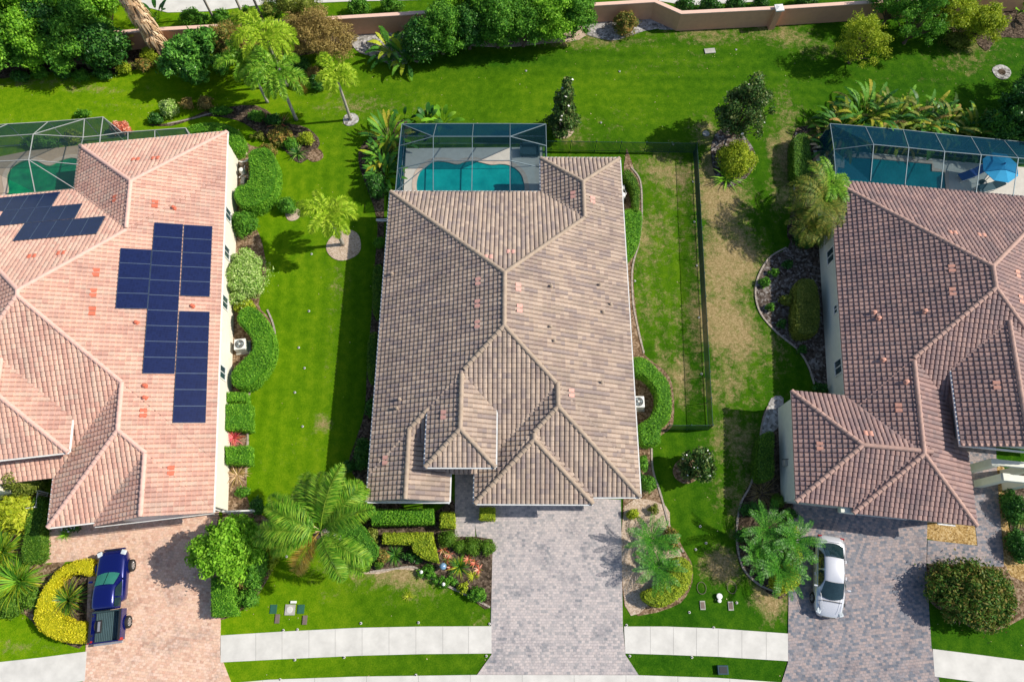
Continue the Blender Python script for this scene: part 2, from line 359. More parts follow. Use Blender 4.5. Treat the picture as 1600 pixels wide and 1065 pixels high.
def turf_tone(X, Y):
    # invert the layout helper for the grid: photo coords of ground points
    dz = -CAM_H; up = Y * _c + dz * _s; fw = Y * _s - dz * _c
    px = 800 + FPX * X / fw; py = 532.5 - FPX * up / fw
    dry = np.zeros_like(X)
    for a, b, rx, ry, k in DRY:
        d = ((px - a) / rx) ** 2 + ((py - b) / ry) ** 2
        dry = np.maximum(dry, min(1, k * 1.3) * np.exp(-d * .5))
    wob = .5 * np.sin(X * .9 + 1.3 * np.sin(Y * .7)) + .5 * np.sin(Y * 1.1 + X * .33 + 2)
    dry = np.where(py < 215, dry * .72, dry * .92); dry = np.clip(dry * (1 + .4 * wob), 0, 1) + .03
    t = np.interp(px, [-200, 60, 330, 470, 560, 700, 1000, 1300, 1700], [.70, .84, .84, .64, .36, .22, .16, .08, .01])  # exposure-like brightness fall-off painted into the turf colour, brightest towards the left
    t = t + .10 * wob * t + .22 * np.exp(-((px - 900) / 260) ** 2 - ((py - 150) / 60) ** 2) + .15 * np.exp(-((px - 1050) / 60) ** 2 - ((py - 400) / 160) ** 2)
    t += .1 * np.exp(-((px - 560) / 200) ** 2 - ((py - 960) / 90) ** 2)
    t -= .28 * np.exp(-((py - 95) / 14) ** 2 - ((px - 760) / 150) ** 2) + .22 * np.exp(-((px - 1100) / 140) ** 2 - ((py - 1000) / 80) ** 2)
    t -= .25 * np.exp(-((px - 1090) / 16) ** 2 - ((py - 450) / 230) ** 2)  # shade of the fence pickets painted into the turf as a darker band
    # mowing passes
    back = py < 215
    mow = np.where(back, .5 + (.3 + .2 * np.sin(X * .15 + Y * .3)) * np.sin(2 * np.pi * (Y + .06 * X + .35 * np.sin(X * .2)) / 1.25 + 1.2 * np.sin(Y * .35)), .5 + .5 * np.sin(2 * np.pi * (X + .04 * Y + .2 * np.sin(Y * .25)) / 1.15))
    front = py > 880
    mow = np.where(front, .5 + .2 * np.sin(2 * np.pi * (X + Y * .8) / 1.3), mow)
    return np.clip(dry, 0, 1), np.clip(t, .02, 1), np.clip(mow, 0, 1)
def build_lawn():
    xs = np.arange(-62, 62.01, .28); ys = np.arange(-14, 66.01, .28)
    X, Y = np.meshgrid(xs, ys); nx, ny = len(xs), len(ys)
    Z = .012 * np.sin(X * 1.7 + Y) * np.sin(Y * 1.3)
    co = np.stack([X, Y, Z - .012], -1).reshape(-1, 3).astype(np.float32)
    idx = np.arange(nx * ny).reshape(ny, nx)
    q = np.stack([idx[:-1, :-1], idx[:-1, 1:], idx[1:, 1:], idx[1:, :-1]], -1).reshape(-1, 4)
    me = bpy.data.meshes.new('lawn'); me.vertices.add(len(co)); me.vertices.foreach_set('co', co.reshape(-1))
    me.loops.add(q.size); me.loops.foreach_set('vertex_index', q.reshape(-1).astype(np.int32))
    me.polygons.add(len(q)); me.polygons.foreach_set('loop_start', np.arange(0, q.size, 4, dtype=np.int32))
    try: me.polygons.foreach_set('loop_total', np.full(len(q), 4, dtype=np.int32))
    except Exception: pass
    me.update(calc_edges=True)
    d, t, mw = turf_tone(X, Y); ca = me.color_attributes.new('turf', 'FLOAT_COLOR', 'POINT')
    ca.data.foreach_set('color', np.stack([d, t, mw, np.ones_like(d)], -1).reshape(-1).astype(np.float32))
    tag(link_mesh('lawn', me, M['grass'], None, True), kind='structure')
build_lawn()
M['far_ground'] = plain('far_turf', (.05, .11, .02), .95, var=.3, scale=.6)
fill_sheet('ground', [[(-260, -200), (260, -200), (260, 300), (-260, 300)]], -.08, M['far_ground'])

# paving (each sheet a few mm over the one below, kerbs as real steps)
Z1 = .03
fill_sheet('driveway', [PP([(742,815),(745,838),(770,842),(767,975),(768,1022),(745,1054),(998,1054),(977,1022),(973,975),(970,780),(742,770)])], Z1, M['pavC'], thick=.06)
fill_sheet('driveway', [PP([(742.5,770),(742.5,838),(711,838),(711,730),(742.5,730)])], Z1 + .004, M['pavC'], thick=.06)
fill_sheet('driveway', [PP([(345,785),(330,870),(330,963),(345,965),(344,1022),(365,1075),(128,1075),(134,1022),(138,900),(130,875),(62,880),(72,818),(100,795)])], Z1, M['pavL'], thick=.06)
fill_sheet('driveway', [PP([(1240,780),(1232,925),(1231,1035),(1218,1075),(1470,1075),(1455,1010),(1447,885),(1449,800),(1440,770)])], Z1, M['pavR'], thick=.06)
fill_sheet('path', [PP([(1449,843),(1527,852),(1523,818),(1508,690),(1555,690),(1560,780),(1567,860),(1568,885),(1448,880)])], Z1 + .004, M['pavR'], thick=.06)
# pavement strips
def sidewalk(top, bot):
    a = PP(top); b = PP(bot)
    fill_sheet('pavement', [a + b[::-1]], .035, M['concrete'], thick=.07)
sidewalk([(345,992),(440,986),(560,980),(660,978),(768,977.5)], [(345,1034),(440,1029),(560,1023.5),(660,1021),(768,1020)])
sidewalk([(975,978),(1040,978),(1120,981),(1231,989)], [(977,1020),(1040,1022),(1120,1025),(1231,1032)])
sidewalk([(-60,1040),(60,1027),(136,1017)], [(-60,1085),(60,1073),(133,1063)])
sidewalk([(1457,1013),(1520,1021),(1620,1034)], [(1460,1056),(1520,1064),(1620,1078)])
MJ = plain('joint', (.30, .29, .27), .95)
mbj = MB()
def joint(x, y0, y1):
    a = P(x, y0); b = P(x, y1); mbj.bar((a[0], a[1], .036), (b[0], b[1], .036), .018, .006)
for x, y0, y1 in [(400,989,1031),(441,986.5,1029),(483,984,1027),(524,982,1025),(566,980.3,1023),(608,979.5,1022),(650,978.8,1021),(692,978.5,1020.5),(732,978.2,1020.2),(1016,978.4,1021),(1052,979,1022),(1088,980.5,1023.5),(1122,982,1025),(1159,984.5,1027.5),(1197,987,1030)]: joint(x, y0, y1)
mbj_o = mbj.build('pavement_joint', MJ); tag(mbj_o, kind='structure')
# street kerb and gutter along the bottom edge
kt = [(300,1072),(420,1061),(560,1056),(745,1053.5),(998,1054),(1120,1058),(1230,1066),(1300,1074)]
kb = [(300,1096),(420,1085),(560,1080),(745,1077),(998,1077),(1120,1082),(1230,1090),(1300,1098)]
fill_sheet('kerb', [PP(kt) + PP(kb)[::-1]], .05, M['concrete'], thick=.1)
fill_sheet('road', [PP([(-400,1140),(300,1098),(745,1079),(998,1079),(1300,1100),(2000,1160),(2000,1500),(-400,1500)])], .012, plain('asphalt', (.06, .06, .06), .95), thick=.02)
mbj2 = MB()
for i, x in enumerate(range(330, 1290, 81)):
    y = np.interp(x, [p[0] for p in kt], [p[1] for p in kt]); a = P(x, y); b = P(x, y + 24); mbj2.bar((a[0], a[1], .051), (b[0], b[1], .051), .02, .006)
tag(mbj2.build('kerb_joint', MJ), kind='structure')
# outer pavement beyond the boundary wall
fill_sheet('pavement', [PP([(222,10),(262,20),(330,18),(400,9),(540,3),(660,0),(700,-30),(200,-30)])], .02, M['concrete'], thick=.05)
fill_sheet('pavement', [PP([(1030,2),(1075,9),(1200,2),(1200,-6),(1030,-8)])], .02, M['concrete'], thick=.05)

# planting beds
BEDS = [
 ('mulch_bed', 'dark_mulch', [(-30,118),(25,120),(70,112),(110,116),(160,118),(215,108),(262,92),(300,70),(360,88),(395,98),(440,92),(500,82),(555,74),(550,40),(400,40),(250,45),(20,60),(-30,50)]),
 ('sand_bed', 'sand', [(548,44),(556,78),(580,88),(600,97),(622,104),(640,90),(640,30)]),
 ('mulch_bed', 'tanbed', [(640,40),(646,96),(668,88),(690,80),(730,72),(790,74),(850,68),(905,62),(925,40),(925,18),(640,18)]),
 ('sand_bed', 'sand', [(922,28),(912,50),(935,60),(962,63),(985,56),(1010,48),(1060,40),(1062,38),(1022,18)]),
 ('sand_bed', 'sand', [(1061,39),(1030,46),(1100,46),(1160,40),(1218,40),(1290,33),(1320,26),(1212,30)]),
 ('mulch_bed', 'dark_mulch', [(1530,12),(1515,45),(1540,80),(1560,60),(1600,60),(1660,60),(1660,0),(1560,0)]),
 ('mulch_bed', 'dark_mulch', [(232,195),(262,193),(300,183),(330,172),(400,165),(440,190),(480,200),(500,225),(470,255),(445,235),(415,215),(400,205),(370,188),(320,182),(268,197)]),
 ('mulch_bed', 'mulch', [(340,225),(375,214),(392,228),(425,236),(434,265),(430,292),(412,322),(385,340),(402,360),(412,390),(416,430),(404,475),(422,500),(428,540),(418,572),(396,602),(389,625),(389,660),(386,700),(385,740),(390,790),(420,812),(432,850),(430,880),(412,915),(395,938),(362,962),(330,964),(322,900),(335,800),(350,790),(345,500),(352,300)]),
 ('mulch_bed', 'dark_mulch', [(570,222),(560,250),(572,290),(586,330),(590,360),(585,420),(580,500),(574,560),(570,640),(555,690),(545,725),(560,760),(545,800),(500,825),(490,840),(515,880),(540,893),(575,893),(620,888),(640,885),(655,893),(690,910),(730,930),(768,948),(769,845),(714,836),(708,780),(620,780),(600,300),(628,240),(640,195),(620,190)]),
 ('mulch_bed', 'tanbed', [(735,868),(768,866),(767,940),(740,925),(722,900)]),
 ('mulch_bed', 'tanbed', [(582,812),(684,812),(686,832),(690,850),(650,850),(598,845),(586,832)]),
 ('mulch_bed', 'tanbed', [(546,893),(545,882),(600,884),(640,880),(650,890),(620,889),(590,896)]),
 ('mulch_bed', 'mulch', [(975,258),(992,268),(1001,285),(1002,320),(1002,350),(999,380),(990,420),(992,470),(1000,520),(1008,555),(1040,580),(1052,610),(1052,660),(1040,675),(1020,690),(1018,715),(1022,745),(1035,780),(1045,815),(1070,860),(1082,885),(1078,920),(1050,948),(976,947),(974,780),(980,700)]),
 ('mulch_bed', 'tanbed', [(976,790),(1040,790),(1048,830),(1066,870),(1040,885),(1010,948),(977,946)]),
 ('mulch_bed', 'greybed', [(1232,385),(1200,405),(1180,450),(1190,490),(1215,520),(1250,550),(1270,590),(1300,620),(1330,600),(1300,400),(1280,350),(1250,330)]),
 ('mulch_bed', 'dark_mulch', [(1245,200),(1238,250),(1240,310),(1230,370),(1270,390),(1320,330),(1310,240),(1300,205)]),
 ('mulch_bed', 'dark_mulch', [(1222,625),(1195,640),(1187,680),(1180,740),(1160,775),(1150,830),(1155,880),(1185,915),(1232,928),(1240,800),(1225,640)]),
 ('sand_bed', 'sand', [(1205,622),(1196,650),(1190,678),(1215,668),(1224,622)]),
 ('gravel_bed', 'pebble', [(1443,815),(1523,822),(1526,851),(1445,840)]),
 ('gravel_bed', 'pebble', [(1555,735),(1562,800),(1568,885),(1585,912),(1640,935),(1640,890),(1590,860),(1572,800),(1572,735)]),
 ('mulch_bed', 'dark_mulch', [(1572,740),(1576,800),(1590,865),(1660,900),(1660,740)]),
 ('mulch_bed', 'mulch', [(1448,882),(1454,940),(1490,960),(1530,985),(1580,975),(1640,930),(1580,900),(1560,878)]),
 ('mulch_bed', 'mulch', [(-40,760),(30,770),(80,775),(66,880),(110,860),(100,880),(60,930),(52,960),(62,985),(40,960),(0,950),(-40,930)]),
 ('mulch_bed', 'dark_mulch', [(140,872),(110,880),(80,900),(62,940),(56,965),(66,985),(95,1001),(135,1002)]),
 ('mulch_bed', 'greybed', [(1122,205),(1112,225),(1112,250),(1118,275),(1135,292),(1158,285),(1178,262),(1180,240),(1165,215),(1145,200)]),
]
for i, (nm, mt, pts) in enumerate(BEDS):
    fill_sheet(nm, [smooth_loop(PP(pts), 3)], .018 + .0012 * (i % 9), M[mt], thick=.05)
# round tree rings
for (px, py, r, mt) in [(548,187,.62,'sand'),(538,383,1.28,'mulch_ring'),(458,335,.56,'mulch_ring'),(880,203,.85,'tanbed'),(1565,113,.75,'sand'),(1072,735,.85,'mulch'),(493,243,.6,'mulch')]:
    mm = M['tanbed'] if mt == 'mulch_ring' else M[mt]
    x, y = P(px, py)
    poly = [(x + r * (1 + .05 * math.sin(3 * a + px)) * math.cos(a), y + r * (1 + .05 * math.sin(2 * a)) * math.sin(a)) for a in np.linspace(0, 2 * math.pi, 36, endpoint=False)]
    fill_sheet('tree_ring', [poly], .034, mm, thick=.05)
tag(MB().lathe(*P(1565,113), [(.32, .035), (.3, .05), (.05, .04)]).build('dark_soil', M['dark_mulch']), kind='structure')
# stone bed edging
def edging(pts, label, w_=.12, h=.07):
    L = []
    pts = PP(pts); P3s = [np.array(p) for p in pts]
    mb = MB()
    for a, b in zip(P3s[:-1], P3s[1:]):
        n = max(1, int(np.linalg.norm(b - a) / .3))
        for k in range(n):
            p = a + (b - a) * k / n; q = a + (b - a) * (k + .94) / n
            mb.bar((p[0], p[1], h / 2), (q[0], q[1], h / 2), w_ * random.uniform(.85, 1.1), h * random.uniform(.9, 1.15))
    o = mb.build('bed_edging', M['edging']); tag(o, label, 'bed edging', 'stone borders of planting beds')
def curve(pts, k=5):
    n = len(pts); out = []
    for i in range(n - 1):
        p0 = np.array(pts[max(i - 1, 0)], float); p1 = np.array(pts[i], float); p2 = np.array(pts[i + 1], float); p3 = np.array(pts[min(i + 2, n - 1)], float)
        for t in np.linspace(0, 1, k, endpoint=False):
            out.append(tuple(.5 * ((2 * p1) + (p2 - p0) * t + (2 * p0 - 5 * p1 + 4 * p2 - p3) * t * t + (3 * p1 - p0 - 3 * p2 + p3) * t ** 3)))
    out.append(tuple(pts[-1])); return out
edging(curve([(432,262),(432,285),(424,308),(402,328),(388,336)]), 'curved tan stone border around the tall kidney hedge beside the solar house')
edging(curve([(418,484),(428,510),(430,540),(424,568),(404,594),(391,612),(388,640),(387,700),(384,745)]), 'long dark stone border curving round the C-shaped hedge beside the solar house')
edging(curve([(986,262),(1000,282),(1003,320),(1002,352),(997,385),(988,420),(989,470),(996,510),(1006,552)]), 'wavy stone border of the narrow bed along the middle house, inside the black fence')
edging(curve([(1018,700),(1020,735),(1030,765),(1040,800),(1050,835),(1068,862)]), 'stone border of the front corner bed right of the middle driveway')
edging(curve([(1228,387),(1200,405),(1181,445),(1186,485),(1212,518),(1245,545),(1262,570),(1272,600)]), 'curving border of the grey sand bed beside the right house')
edging(curve([(1200,635),(1190,665),(1184,720),(1172,758),(1156,790),(1151,840),(1160,885),(1185,912),(1215,925)]), 'long dark border of the palm bed beside the right driveway')
edging(curve([(578,893),(610,889),(645,885),(665,897),(700,915),(735,932),(766,948)]), 'low rubble border between the front lawn and the middle house garden')
edging(curve([(262,194),(300,186),(336,176)]), 'short stone border of the shrub bed on the rear left lawn')
edging(curve([(1244,208),(1239,250),(1241,300)]), 'pale border of the dark hedge left of the right house pool')

# ------------------------------------------------------------------ houses
PITCH = .46; EXPO = .282; TW = .29
TT = np.array([0, .07, .15, .32, .52, .72, .87, .94, 1.0]); TH = np.array([-.05, -.015, .042, .064, .070, .064, .042, -.015, -.05])
class House:
    def __init__(s, o, ang):
        s.o = np.array(o); s.ang = ang; c, n = math.cos(ang), math.sin(ang)
        s.u = np.array([c, n]); s.v = np.array([-n, c]); s.masses = []
    def W(s, x, y, z=0): p = s.o + s.u * x + s.v * y; return (p[0], p[1], z)
    def Lc(s, p): d = np.array(p[:2]) - s.o; return float(d @ s.u), float(d @ s.v)
    def mass(s, poly, slopes, e=3.0, drop=0.0):
        n = len(poly); E = []
        for i in range(n):
            a = np.array(poly[i], float); b = np.array(poly[(i + 1) % n], float); d = (b - a) / np.linalg.norm(b - a)
            E.append((a, b, d, np.array([-d[1], d[0]]), slopes[i]))
        s.masses.append(dict(poly=[np.array(p, float) for p in poly], E=E, e=e, drop=drop)); return s
    def zm(s, k, x, y):
        m = s.masses[k]; z = np.full(np.shape(x), 1e9)
        for a, b, d, n, sl in m['E']:
            D = (x - a[0]) * n[0] + (y - a[1]) * n[1]
            z = np.where(D < -1e-4, -1e9, z)
            if sl: z = np.where(z > -1e8, np.minimum(z, m['e'] + PITCH * D), z)
        return z
    def z(s, x, y):
        r = np.full(np.shape(x), -1e9)
        for k in range(len(s.masses)): r = np.maximum(r, s.zm(k, x, y))
        return r
    def surf(s, px, py, off=0.0):
        h = 3.5
        for _ in range(40):
            l = s.Lc(P(px, py, h)); z = float(s.z(np.array(l[0]), np.array(l[1])))
            if z < 0: z = 3.0
            h = .5 * h + .5 * z
        return s.Lc(P(px, py, h)) + (h + off,)
def clip_poly(poly, a, n):     # keep (p-a).n >= 0
    out = []
    for i in range(len(poly)):
        p, q = poly[i], poly[(i + 1) % len(poly)]; dp, dq = (p - a) @ n, (q - a) @ n
        if dp >= 0: out.append(p)
        if (dp > 0) != (dq > 0) and abs(dp - dq) > 1e-9: out.append(p + (q - p) * dp / (dp - dq))
    return out
def face_poly(m, i):
    poly = list(m['poly']); a, b, d, n, sl = m['E'][i]
    for j, (a2, b2, d2, n2, sl2) in enumerate(m['E']):
        if j == i or not sl2: continue
        # keep dist_i <= dist_j
        g = n2 - n; c0 = a2 @ n2 - a @ n          # p.g - c0 >= 0
        if np.linalg.norm(g) < 1e-6: continue
        poly = clip_poly(poly, g * c0 / (g @ g), g)
        if len(poly) < 3: return []
    return poly
def build_roof(H, house, mat, capmat, xlim=None, seed=1):
    rng = np.random.default_rng(seed)
    inQ = []; inT = []; CV = []; CF = []; CT = []; deck = MB(); capl = []
    for k, m in enumerate(H.masses):
        drop = -.005 * k
        for i, (a, b, d, n, sl) in enumerate(m['E']):
            if not sl: continue
            poly = face_poly(m, i)
            if len(poly) < 3: continue
            zf = lambda x, y: m['e'] + PITCH * ((x - a[0]) * n[0] + (y - a[1]) * n[1])
            deck.add([H.W(p[0], p[1], float(zf(p[0], p[1])) - .03 + drop) for p in poly], [tuple(range(len(poly)))])
            us = [p @ d for p in poly]; vs = [(p - a) @ n for p in poly]
            off = a @ d
            U = np.arange(math.floor(min(us) / TW), math.ceil(max(us) / TW)); V = np.arange(0, math.ceil(max(vs) / EXPO - 1e-6))
            if not len(U) or not len(V): continue
            uu, vv = np.meshgrid(U, V); uu = uu.ravel(); vv = vv.ravel()
            def loc(u, v): return (u[..., None] * d + (v + a @ n)[..., None] * n)
            cor = [loc((uu + x) * TW, (vv + y) * EXPO) for x, y in ((.5, .5), (0.02, .02), (.98, .02), (.98, .98), (.02, .98))]
            ins = np.ones(len(uu), bool); anyin = np.zeros(len(uu), bool)
            P_ = np.array(poly); npoly = len(poly); cc = []
            area = sum(P_[q][0] * P_[(q + 1) % npoly][1] - P_[(q + 1) % npoly][0] * P_[q][1] for q in range(npoly))
            planes = []
            for q in range(npoly):
                e = P_[(q + 1) % npoly] - P_[q]
                if np.linalg.norm(e) < 1e-6: continue
                nn = np.array([-e[1], e[0]]) * (1 if area > 0 else -1); planes.append((P_[q], nn / np.linalg.norm(nn)))
            inside = [np.all([(c - p0) @ nn > -.003 for p0, nn in planes], axis=0) for c in cor]
            full = np.all(inside[1:], axis=0)
            # quick reject: every corner outside one plane
            rej = np.zeros(len(uu), bool)
            for p0, nn in planes: rej |= np.all([(c - p0) @ nn < 0 for c in cor[1:]], axis=0)
            # hidden by other masses
            hid = np.zeros(len(uu), bool)
            for k2 in range(len(H.masses)):
                if k2 == k: continue
                h = np.all([H.zm(k2, c[:, 0], c[:, 1]) > zf(c[:, 0], c[:, 1]) + .06 for c in cor[1:]], axis=0); hid |= h
                if k2 < k:
                    hid |= np.all([H.zm(k2, c[:, 0], c[:, 1]) > zf(c[:, 0], c[:, 1]) - .02 for c in cor[1:]], axis=0)
            keep = ~rej & ~hid
            if xlim is not None: keep &= (cor[0][:, 0] > xlim[0]) & (cor[0][:, 0] < xlim[1])
            full = full & keep; part = keep & ~full
            def tiles(sel):
                u0 = uu[sel]; v0 = vv[sel]; nT = len(u0)
                if nT == 0: return np.zeros((0, 4, 3)), np.zeros((0, 2))
                jit = .006 * np.sin(u0 * 91.7 + v0 * 47.3)
                def pt(tu, tv, h):
                    p = loc((u0 + tu) * TW, (v0 + tv) * EXPO); return np.stack([p[:, 0], p[:, 1], zf(p[:, 0], p[:, 1]) + h + drop + jit], -1)
                Q = []
                for s_ in range(len(TT) - 1):
                    A = pt(TT[s_], -.05, TH[s_] + .05); B = pt(TT[s_ + 1], -.05, TH[s_ + 1] + .05)
                    C = pt(TT[s_ + 1], 1.0, TH[s_ + 1] * .8); D = pt(TT[s_], 1.0, TH[s_] * .8)
                    Q.append(np.stack([A, B, C, D], 1))
                    A2 = pt(TT[s_], -.05, -.02); B2 = pt(TT[s_ + 1], -.05, -.02)
                    Q.append(np.stack([A2, B2, B, A], 1))
                key = (np.sin(u0 * 12.9898 + v0 * 78.233 + i * 3.1) * 43758.5453) % 1.0
                # batches: runs of like tiles along a course
                key2 = (np.sin(u0 * 7.13 + np.floor(v0 / 3.0 + u0 * .37) * 31.7 + i) * 9631.77) % 1.0
                kk = np.where(key2 < .6, key2 * 1.66, key)
                t = np.stack([kk, key], -1)
                return np.concatenate(Q), np.concatenate([t] * len(Q))
            q, t = tiles(full); inQ.append(q); inT.append(t)
            q, t = tiles(part)
            for qq, tt in zip(q, t):
                pl = [p for p in qq]
                for p0, nn in planes:
                    n3 = np.array([nn[0], nn[1], 0]); a3 = np.array([p0[0], p0[1], 0]) - n3 * .01
                    pl = clip_poly(pl, a3, n3)
                    if len(pl) < 3: break
                if len(pl) >= 3:
                    kx = len(CV); CV += pl; CF.append(tuple(range(kx, kx + len(pl)))); CT.append(tt)
        # ridge and hip caps: boundaries between sloped faces of one mass
        n_ = len(m['E']); seen = []
        for i in range(n_):
            if not m['E'][i][4]: continue
            pi = face_poly(m, i)
            for q in range(len(pi)):
                A, B = pi[q], pi[(q + 1) % len(pi)]
                if np.linalg.norm(B - A) < .2: continue
                mid = (A + B) / 2; a, b, d, n, sl = m['E'][i]; di = (mid - a) @ n
                shared = any(j != i and m['E'][j][4] and abs((mid - m['E'][j][0]) @ m['E'][j][3] - di) < 1e-3 for j in range(n_))
                if not shared: continue
                key = tuple(np.round(mid, 2))
                if key in seen: continue
                seen.append(key)
                zA = m['e'] + PITCH * ((A - a) @ n); zB = m['e'] + PITCH * ((B - a) @ n)
                if zA > zB: A, B, zA, zB = B, A, zB, zA
                caps = MB(); capl.append(caps)
                L = math.hypot(np.linalg.norm(B - A), zB - zA); ns = max(1, int(round(L / .36)))
                for s_ in range(ns):
                    t0, t1 = s_ / ns, (s_ + 1.12) / ns; c_ = A + (B - A) * (s_ + .5) / ns; zc = zA + (zB - zA) * (s_ + .5) / ns
                    if any(H.zm(k2, c_[0], c_[1]) > zc - .03 for k2 in range(len(H.masses)) if k2 != k):
                        if caps.v: caps = MB(); capl.append(caps)
                        continue
                    if xlim is not None and not (xlim[0] < c_[0] < xlim[1]): continue
                    p0 = A + (B - A) * t0; p1 = A + (B - A) * min(t1, 1.0); z0 = zA + (zB - zA) * t0; z1 = zA + (zB - zA) * min(t1, 1.0)
                    dd = (B - A) / np.linalg.norm(B - A); sd = np.array([-dd[1], dd[0]]); v = []
                    for (pp, z_, r) in ((p0, z0, .155), (p1, z1, .125)):
                        for a_ in np.linspace(-.15, math.pi + .15, 8):
                            o = pp + sd * math.cos(a_) * r; v.append(H.W(o[0], o[1], z_ + .0 + math.sin(a_) * r * .95 - .0 + (.02 if r > .14 else 0)))
                    f = [(j, j + 1, j + 9, j + 8) for j in range(7)] + [tuple(range(8))]
                    caps.add(v, f)
    Q = np.concatenate(inQ); T = np.concatenate(inT)
    def toW(A):
        A = np.asarray(A, float); xy = H.o + A[..., 0:1] * H.u + A[..., 1:2] * H.v; return np.concatenate([xy, A[..., 2:3]], -1)
    Vw = toW(Q).reshape(-1, 3); nq = len(Q)
    faces = np.arange(nq * 4).reshape(-1, 4)
    o3 = np.array(origin_of(house)); Cw = toW(np.array(CV)) if CV else np.zeros((0, 3))
    me = bpy.data.meshes.new('roof')
    allv = np.concatenate([Vw, Cw]) - o3
    nl = sum(len(f) for f in CF)
    me.vertices.add(len(allv)); me.vertices.foreach_set('co', allv.astype(np.float32).reshape(-1))
    li = np.concatenate([faces.reshape(-1), np.arange(nl) + nq * 4]).astype(np.int32); me.loops.add(len(li)); me.loops.foreach_set('vertex_index', li)
    cs = np.array([len(f) for f in CF], dtype=np.int32) if CF else np.zeros(0, np.int32)
    tot = np.concatenate([np.full(nq, 4, np.int32), cs]); st = np.concatenate([[0], np.cumsum(tot)[:-1]]).astype(np.int32)
    me.polygons.add(len(tot)); me.polygons.foreach_set('loop_start', st)
    try: me.polygons.foreach_set('loop_total', tot)
    except Exception: pass
    uvs = np.concatenate([np.repeat(T, 4, axis=0), np.repeat(np.array(CT), cs, axis=0) if CF else np.zeros((0, 2))]).astype(np.float32)
    ul = me.uv_layers.new(name='tint'); ul.data.foreach_set('uv', uvs.reshape(-1)); me.update(calc_edges=True)
    roof = link_mesh('roof', me, mat, house)
    deck.build('roof_deck', mat, roof)
    for caps in capl:
        if caps.v: caps.build('ridge_tiles', capmat, roof, smooth=False)
    return roof
def eaves(H, roof, segs, mat, gmat, e=3.0, depth=.17, gut=True):
    """segs: list of ((x,y),(x,y)) local eave edges, outward to the right of travel"""
    f = MB(); g = MB()
    for a, b, *z in segs:
        z = z[0] if z else e
        a = np.array(a, float); b = np.array(b, float); d = (b - a) / np.linalg.norm(b - a); o = np.array([d[1], -d[0]])
        p = a - o * .05; q = b - o * .05
        f.bar(H.W(*p, z - .12), H.W(*q, z - .12), .03, depth)
        p = a + o * .045; q = b + o * .045
        if gut: g.bar(H.W(*p, z - .05), H.W(*q, z - .05), .09, .09)
    f.build('fascia', mat, roof)
    if gut: g.build('gutter', gmat, roof)
def walls(H, house, poly, mat, h=2.86, name='wall', z0=0.0):
    mb = MB(); mb.prism([H.W(*p)[:2] for p in poly], z0, h); return mb.build(name, mat, house)
def gable_fill(H, house, a, b, z0, zr, mat):
    a = np.array(a, float); b = np.array(b, float); m = (a + b) / 2; mb = MB()
    d = (b - a) / np.linalg.norm(b - a); o = np.array([-d[1], d[0]]) * .12
    v = [H.W(*a, z0), H.W(*b, z0), H.W(*m, zr), H.W(*(a + o), z0), H.W(*(b + o), z0), H.W(*(m + o), zr)]
    mb.add(v, [(0, 1, 2), (5, 4, 3), (0, 2, 5, 3), (1, 4, 5, 2), (0, 3, 4, 1)]); return mb.build('gable_wall', mat, house)
def window(H, house, x, y, z, w_, h_, side, frame=None):
    """window in a wall whose outward normal is side*(local x) ('x',±1) or ('y',±1)"""
    ax, sg = side; f = MB(); g = MB(); t = .05
    def bx(mb, du, dz, su, sz, dep, off):
        c = (x + sg * off, y + du) if ax == 'x' else (x + du, y + sg * off)
        sx, sy = (dep, su) if ax == 'x' else (su, dep)
        mb.box(*H.W(*c, z + dz), sx, sy, sz, rz=H.ang)
    for du, dz, su, sz in ((0, h_ / 2, w_ + .1, .07), (0, -h_ / 2, w_ + .1, .07), (-w_ / 2, 0, .07, h_), (w_ / 2, 0, .07, h_), (0, 0, .05, h_)): bx(f, du, dz, su, sz, .08, .04)
    bx(g, 0, 0, w_, h_, .03, .022)
    o = f.build('window', frame or M['white'], house); g.build('pane', M['darkglass'], o)
def roof_vents(H, house, pts, mat, w_=.30, l_=.34):
    for px, py in pts:
        x, y, z = H.surf(px, py); e = .05
        gx = (float(H.z(np.array(x + e), np.array(y))) - float(H.z(np.array(x - e), np.array(y)))) / (2 * e)
        gy = (float(H.z(np.array(x), np.array(y + e))) - float(H.z(np.array(x), np.array(y - e)))) / (2 * e)
        up = np.array([gx, gy]); n = np.linalg.norm(up)
        if n < .1: continue
        up /= n; sd = np.array([-up[1], up[0]])
        mb = MB()
        for k in (-.52, .52):                      # two vent tiles side by side, each a low arch
            c = np.array([x, y]) + sd * k * .31
            v = []
            for tv in (-.17, .17):
                for a_ in np.linspace(0, math.pi, 7):
                    o = c + up * tv - sd * math.cos(a_) * .14; zz = z + PITCH * tv + PITCH * 0 + .03 + math.sin(a_) * .085 + (.03 if tv < 0 else 0)
                    v.append(H.W(o[0], o[1], zz))
            mb.add(v, [(j, j + 1, j + 8, j + 7) for j in range(6)] + [(0, 1, 2, 3, 4, 5, 6)])
        mb.build('roof_vent', mat, house)
def roof_pipes(H, house, pts, mat, r=.09, h=.3):
    for px, py in pts:
        x, y, z = H.surf(px, py, .0); c = H.W(x, y)
        MB().lathe(c[0], c[1], [(r * 1.9, z - .05), (r * 1.7, z + .1), (r, z + .13), (r, z + h), (r * 1.35, z + h), (r * 1.35, z + h + .04), (.01, z + h + .07)], 12).build('vent_pipe', mat, house)
def hcenter(H, x, y): p = H.W(x, y, 0); return p

